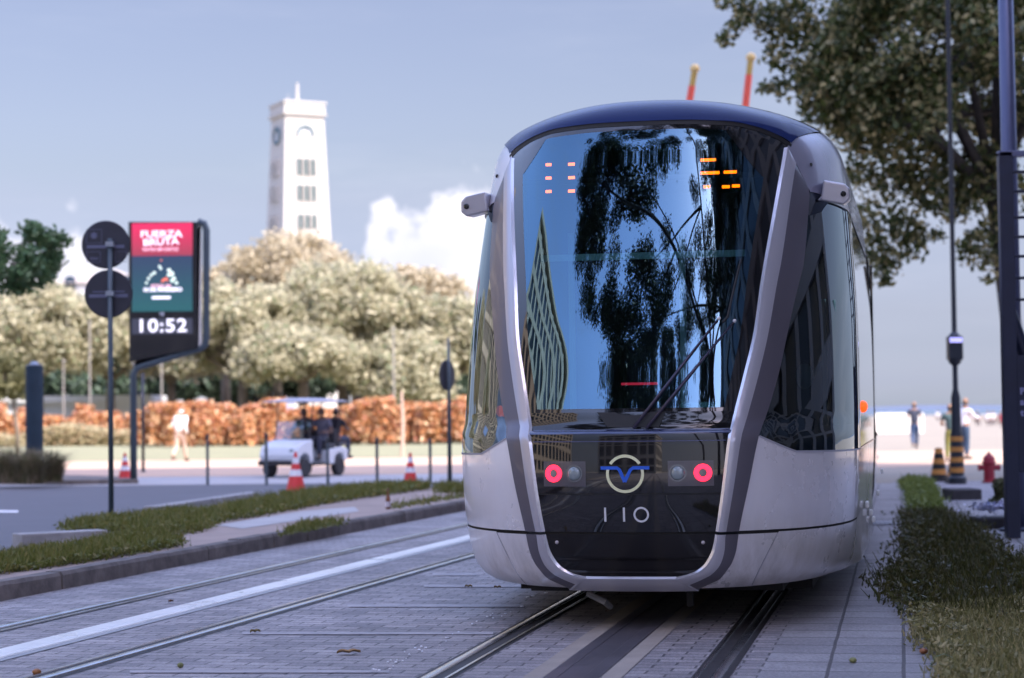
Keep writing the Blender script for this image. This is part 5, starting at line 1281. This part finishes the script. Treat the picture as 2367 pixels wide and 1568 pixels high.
# slim staked saplings in front of the hedge
for (x,yb,yt_,lb) in ((930,1058,905,'pale slim sapling stake in front of the hedge, left of the oval sign'),(372,1030,930,'pale slim sapling stake left of the walking man'),(15,1020,905,'pale slim trunk at the far left')):
    g=G(x,yb,0); h_=(yb-yt_)/F_PX*g[1]; o=MB().tube([(0,0,0),(.03,0,h_*.5),(0,0,h_)],[.07,.06,.04],8).build('sapling_trunk',mat('pale_bark',(.50,.38,.30),.8),loc=g); tag(o,lb,'sapling','pale sapling trunks along the lawn')

# ================================================================== STREET TREE AT THE RIGHT
Yr=41.; cR=A(2140,240,Yr)
ex=[]
def ad(x,y,r,Y=Yr): ex.append((A(x,y,Y),r*.84))
for x,y,r in ((1690,70,.22),(1675,95,.18),(1720,40,.3),(1770,50,.45),(1800,130,.40),(1800,200,.28),(1770,205,.16),(1840,60,.6),(1880,160,.6),(1890,240,.5),(1950,90,.9),(1960,260,.6),(1990,400,.45),(2000,500,.42),(2020,570,.40),(2035,625,.35),(2060,600,.3),(2045,650,.18),(2080,520,.5),(2110,570,.35),(2125,540,.3),(2010,330,.6),(2150,440,.6),(2230,450,.5),(2260,560,.4),(2240,590,.3),(2300,520,.45),(2290,600,.3),(2285,645,.14),(2200,480,.45),(2170,545,.2),(2330,430,.6),(2140,380,.7),(2280,380,.7),(2065,420,.55),(1720,10,.35),(1670,5,.2),(1830,0,.6)): ad(x,y,r)
tree('street_tree',(A(2356,900,Yr)[0],Yr+.2,0),A(2200,170,Yr),(2.9,2.6,2.9),130,.48,250,.165,DARK,BARKd,.22,'big dark leafy street tree overhanging the tram from the right edge',low=-.5,limbs=10,flat=.9,extra=ex)
# fruit and leaves lying on the paving
def fruit(px,py,r,col,label,name='fruit',sq=.9,cat='fruit'):
    g=G(px,py,.0045); m=mat(name+'_%d_%d'%(px,py),col,.5,var=.3,vscale=30,bump=.3)
    f_=MB()
    rows=[]; 
    for i in range(11):
        t=PI*i/10; rows.append([(r*1.15*math.sin(t)*math.cos(2*PI*k/16)*(1+.05*math.sin(3*k)),r*math.sin(t)*math.sin(2*PI*k/16),r*sq-r*sq*math.cos(t)) for k in range(16)])
    f_.grid(rows,True); o=f_.build(name,m,smooth=True,loc=g,rotz=random.uniform(0,3)); 
    s_=f_=MB().tube([(r*1.1,0,r*sq),(r*1.35,.002,r*sq*1.1)],[.002,.0015],5).build('stalk',BARK,o); tag(o,label,cat,'fruit fallen on the paving'); return o
fruit(85,1561,.024,(.30,.12,.03),'orange-brown fallen fruit at the bottom left corner',sq=.75)
fruit(417,1544,.017,(.16,.17,.06),'small green fallen fruit left of centre, between the two tracks')
fruit(1972,1533,.018,(.22,.22,.08),'green-brown fallen fruit on the slabs right of the rails')
fruit(2135,1512,.024,(.34,.13,.05),'orange-brown fallen fruit beside the groundcover at bottom right',sq=.7)
def dead_leaf(px,py,L_,col,label,rot=0):
    g=G(px,py,.006); rows=[]
    for i in range(9):
        t=i/8; w_=L_*.30*math.sin(PI*t)**.8*(1+.25*math.sin(9*t))+.001; rows.append([(L_*(t-.5),s*w_,.006+.010*abs(math.sin(PI*t*2.1))+.014*abs(s)) for s in (-1,-.5,0,.5,1)])
    o=MB().grid(rows).build('fallen_leaf',mat('dead_leaf_%d'%px,col,.7,var=.3,vscale=25),smooth=True,loc=g,rotz=rot); MB().tube([(L_*.5,0,.01),(L_*.62,0,.014)],.0012,5).build('stalk',BARK,o); tag(o,label,'leaf','dry leaves on the paving'); return o
dead_leaf(806,1513,.14,(.30,.17,.06),'curled brown dead leaf on the cobbles at the bottom, left of the tram rails',.2)
dead_leaf(590,1465,.07,(.22,.17,.07),'small tan dead leaf beside the nearer left-hand rail',.5)
dead_leaf(1083,1360,.06,(.26,.18,.06),'small brown dead leaf on the paving just left of the tram nose',.1)
dead_leaf(1150,1362,.06,(.24,.16,.06),'small brown dead leaf on the paving under the edge of the tram nose',.1)
dead_leaf(395,1395,.05,(.20,.09,.04),'small reddish dead leaf at the foot of the median kerb',1.)
dead_leaf(2190,1500,.05,(.30,.10,.05),'small reddish leaf beside the fallen fruit at bottom right',.7)
# specks of scattered white grit beside the rail
sp_=MB()
for k in range(34):
    t=random.random(); x=845+t*330+random.uniform(-16,16); y=1560-t*150+random.uniform(-7,7); p=G(x,y,.006); r=random.uniform(.004,.011); sp_.ell((p[0],p[1],.008),(r,r*1.3,.004),7,4)
for x,y in ((1207,1403),(1220,1381),(1232,1378),(1262,1371)):
    p=G(x,y,.006); sp_.ell((p[0],p[1],.008),(.016,.02,.005),8,4)
tag(sp_.build('white_grit',mat('grit_white',(.8,.8,.85),.3)),kind='stuff')
# arching green blade at bottom right
g=G(2150,1568,0); bl=[(0,0,0),(.005,.0,.07),(.03,0,.11),(.075,0,.125),(.13,0,.10)]
o=MB().grid([[(x,y-.008*(1-.7*i/4),z),(x,y,z+.002),(x,y+.008*(1-.7*i/4),z)] for i,(x,y,z) in enumerate(bl)]).build('grass_blade',mat('fresh_blade',(.10,.22,.14),.5,subs=.3),smooth=True,loc=g); tag(o,'single arching green blade at the edge of the groundcover, bottom right','grass blade')

# ================================================================== BUILDINGS AND TREES ROUND THE CAMERA (shade and reflections)
def facade(name,x0,x1,y0,y1,h,m,wm,label,bay=3.2,fl=3.4,pier=.9,rz=0,loc=(0,0,0)):
    o=empty(name,loc,rz,label=label,cat='building'); cxx,cyy=(x0+x1)/2,(y0+y1)/2
    MB().box(x0,x1,y0,y1,0,h).build('core',wm,o)
    f_=MB(); nz=int(h/fl)
    for k in range(nz+1): z=k*fl; f_.box(x0-.35,x1+.35,y0-.35,y1+.35,z,z+.9)
    n=int((x1-x0)/bay)
    for i in range(n+1):
        x=x0+(x1-x0)*i/n
        for yy in (y0,y1): f_.box(x-pier/2,x+pier/2,yy-.32,yy+.32,0,h)
    n=int((y1-y0)/bay)
    for i in range(n+1):
        y=y0+(y1-y0)*i/n
        for xx in (x0,x1): f_.box(xx-.32,xx+.32,y-pier/2,y+pier/2,0,h)
    f_.build('facade_grid',m,o); MB().box(x0-.6,x1+.6,y0-.6,y1+.6,h+.95,h+1.6).build('roof',m,o)
    return o
FW=mat('office_window',(.04,.05,.06),.15,coat=.3)
facade('office_building',17,36,-13,25,49,mat('office_grey',(.30,.28,.27),.8,var=.1,vscale=.3),FW,'grey office block along the right of the street, outside the picture')
facade('apartment_building',-64,-40,-30,16,30,mat('stone_beige',(.62,.53,.40),.8,var=.1,vscale=.3),FW,'beige stone apartment block to the left of the camera, mirrored in the windscreen',bay=2.6,fl=3.2)
facade('corner_building',-34,-12,-74,-52,22,mat('stone_cream',(.60,.55,.46),.8),FW,'cream corner block behind the camera')
facade('apartment_building',-80,-52,55,85,30,mat('stone_beige'),FW,'second beige apartment block beyond the left edge of the picture')
for (x,y,l) in ((-30,62,'pale tree beyond the left edge of the picture, nearest'),(-42,50,'pale tree beyond the left edge of the picture, farther')): tree('broad_tree',(x,y,0),(x,y,8),(5,5,4),50,.95,400,.36,PALE,BARK,.3,l,group='pale broad trees behind the hedge')
DK2=mat('shade_tree_leaf',rough=.4,island=[(.02,.035,.012),(.04,.06,.02),(.06,.08,.03)],subs=.2)
tree('shade_tree',(11.3,-7,0),(1.0,3.5,16.5),(13,9.0,4.6),190,1.0,620,.20,DK2,BARKd,.35,'broad shade tree over the camera, mirrored in the windscreen',low=-.7,limbs=6)
tree('shade_tree',(7.5,-9,0),(-1.5,-4.5,11.6),(9,3,3.8),70,.85,560,.18,DK2,BARKd,.25,'lower shade tree behind the camera, mirrored in the middle of the windscreen',low=-.8,limbs=4)
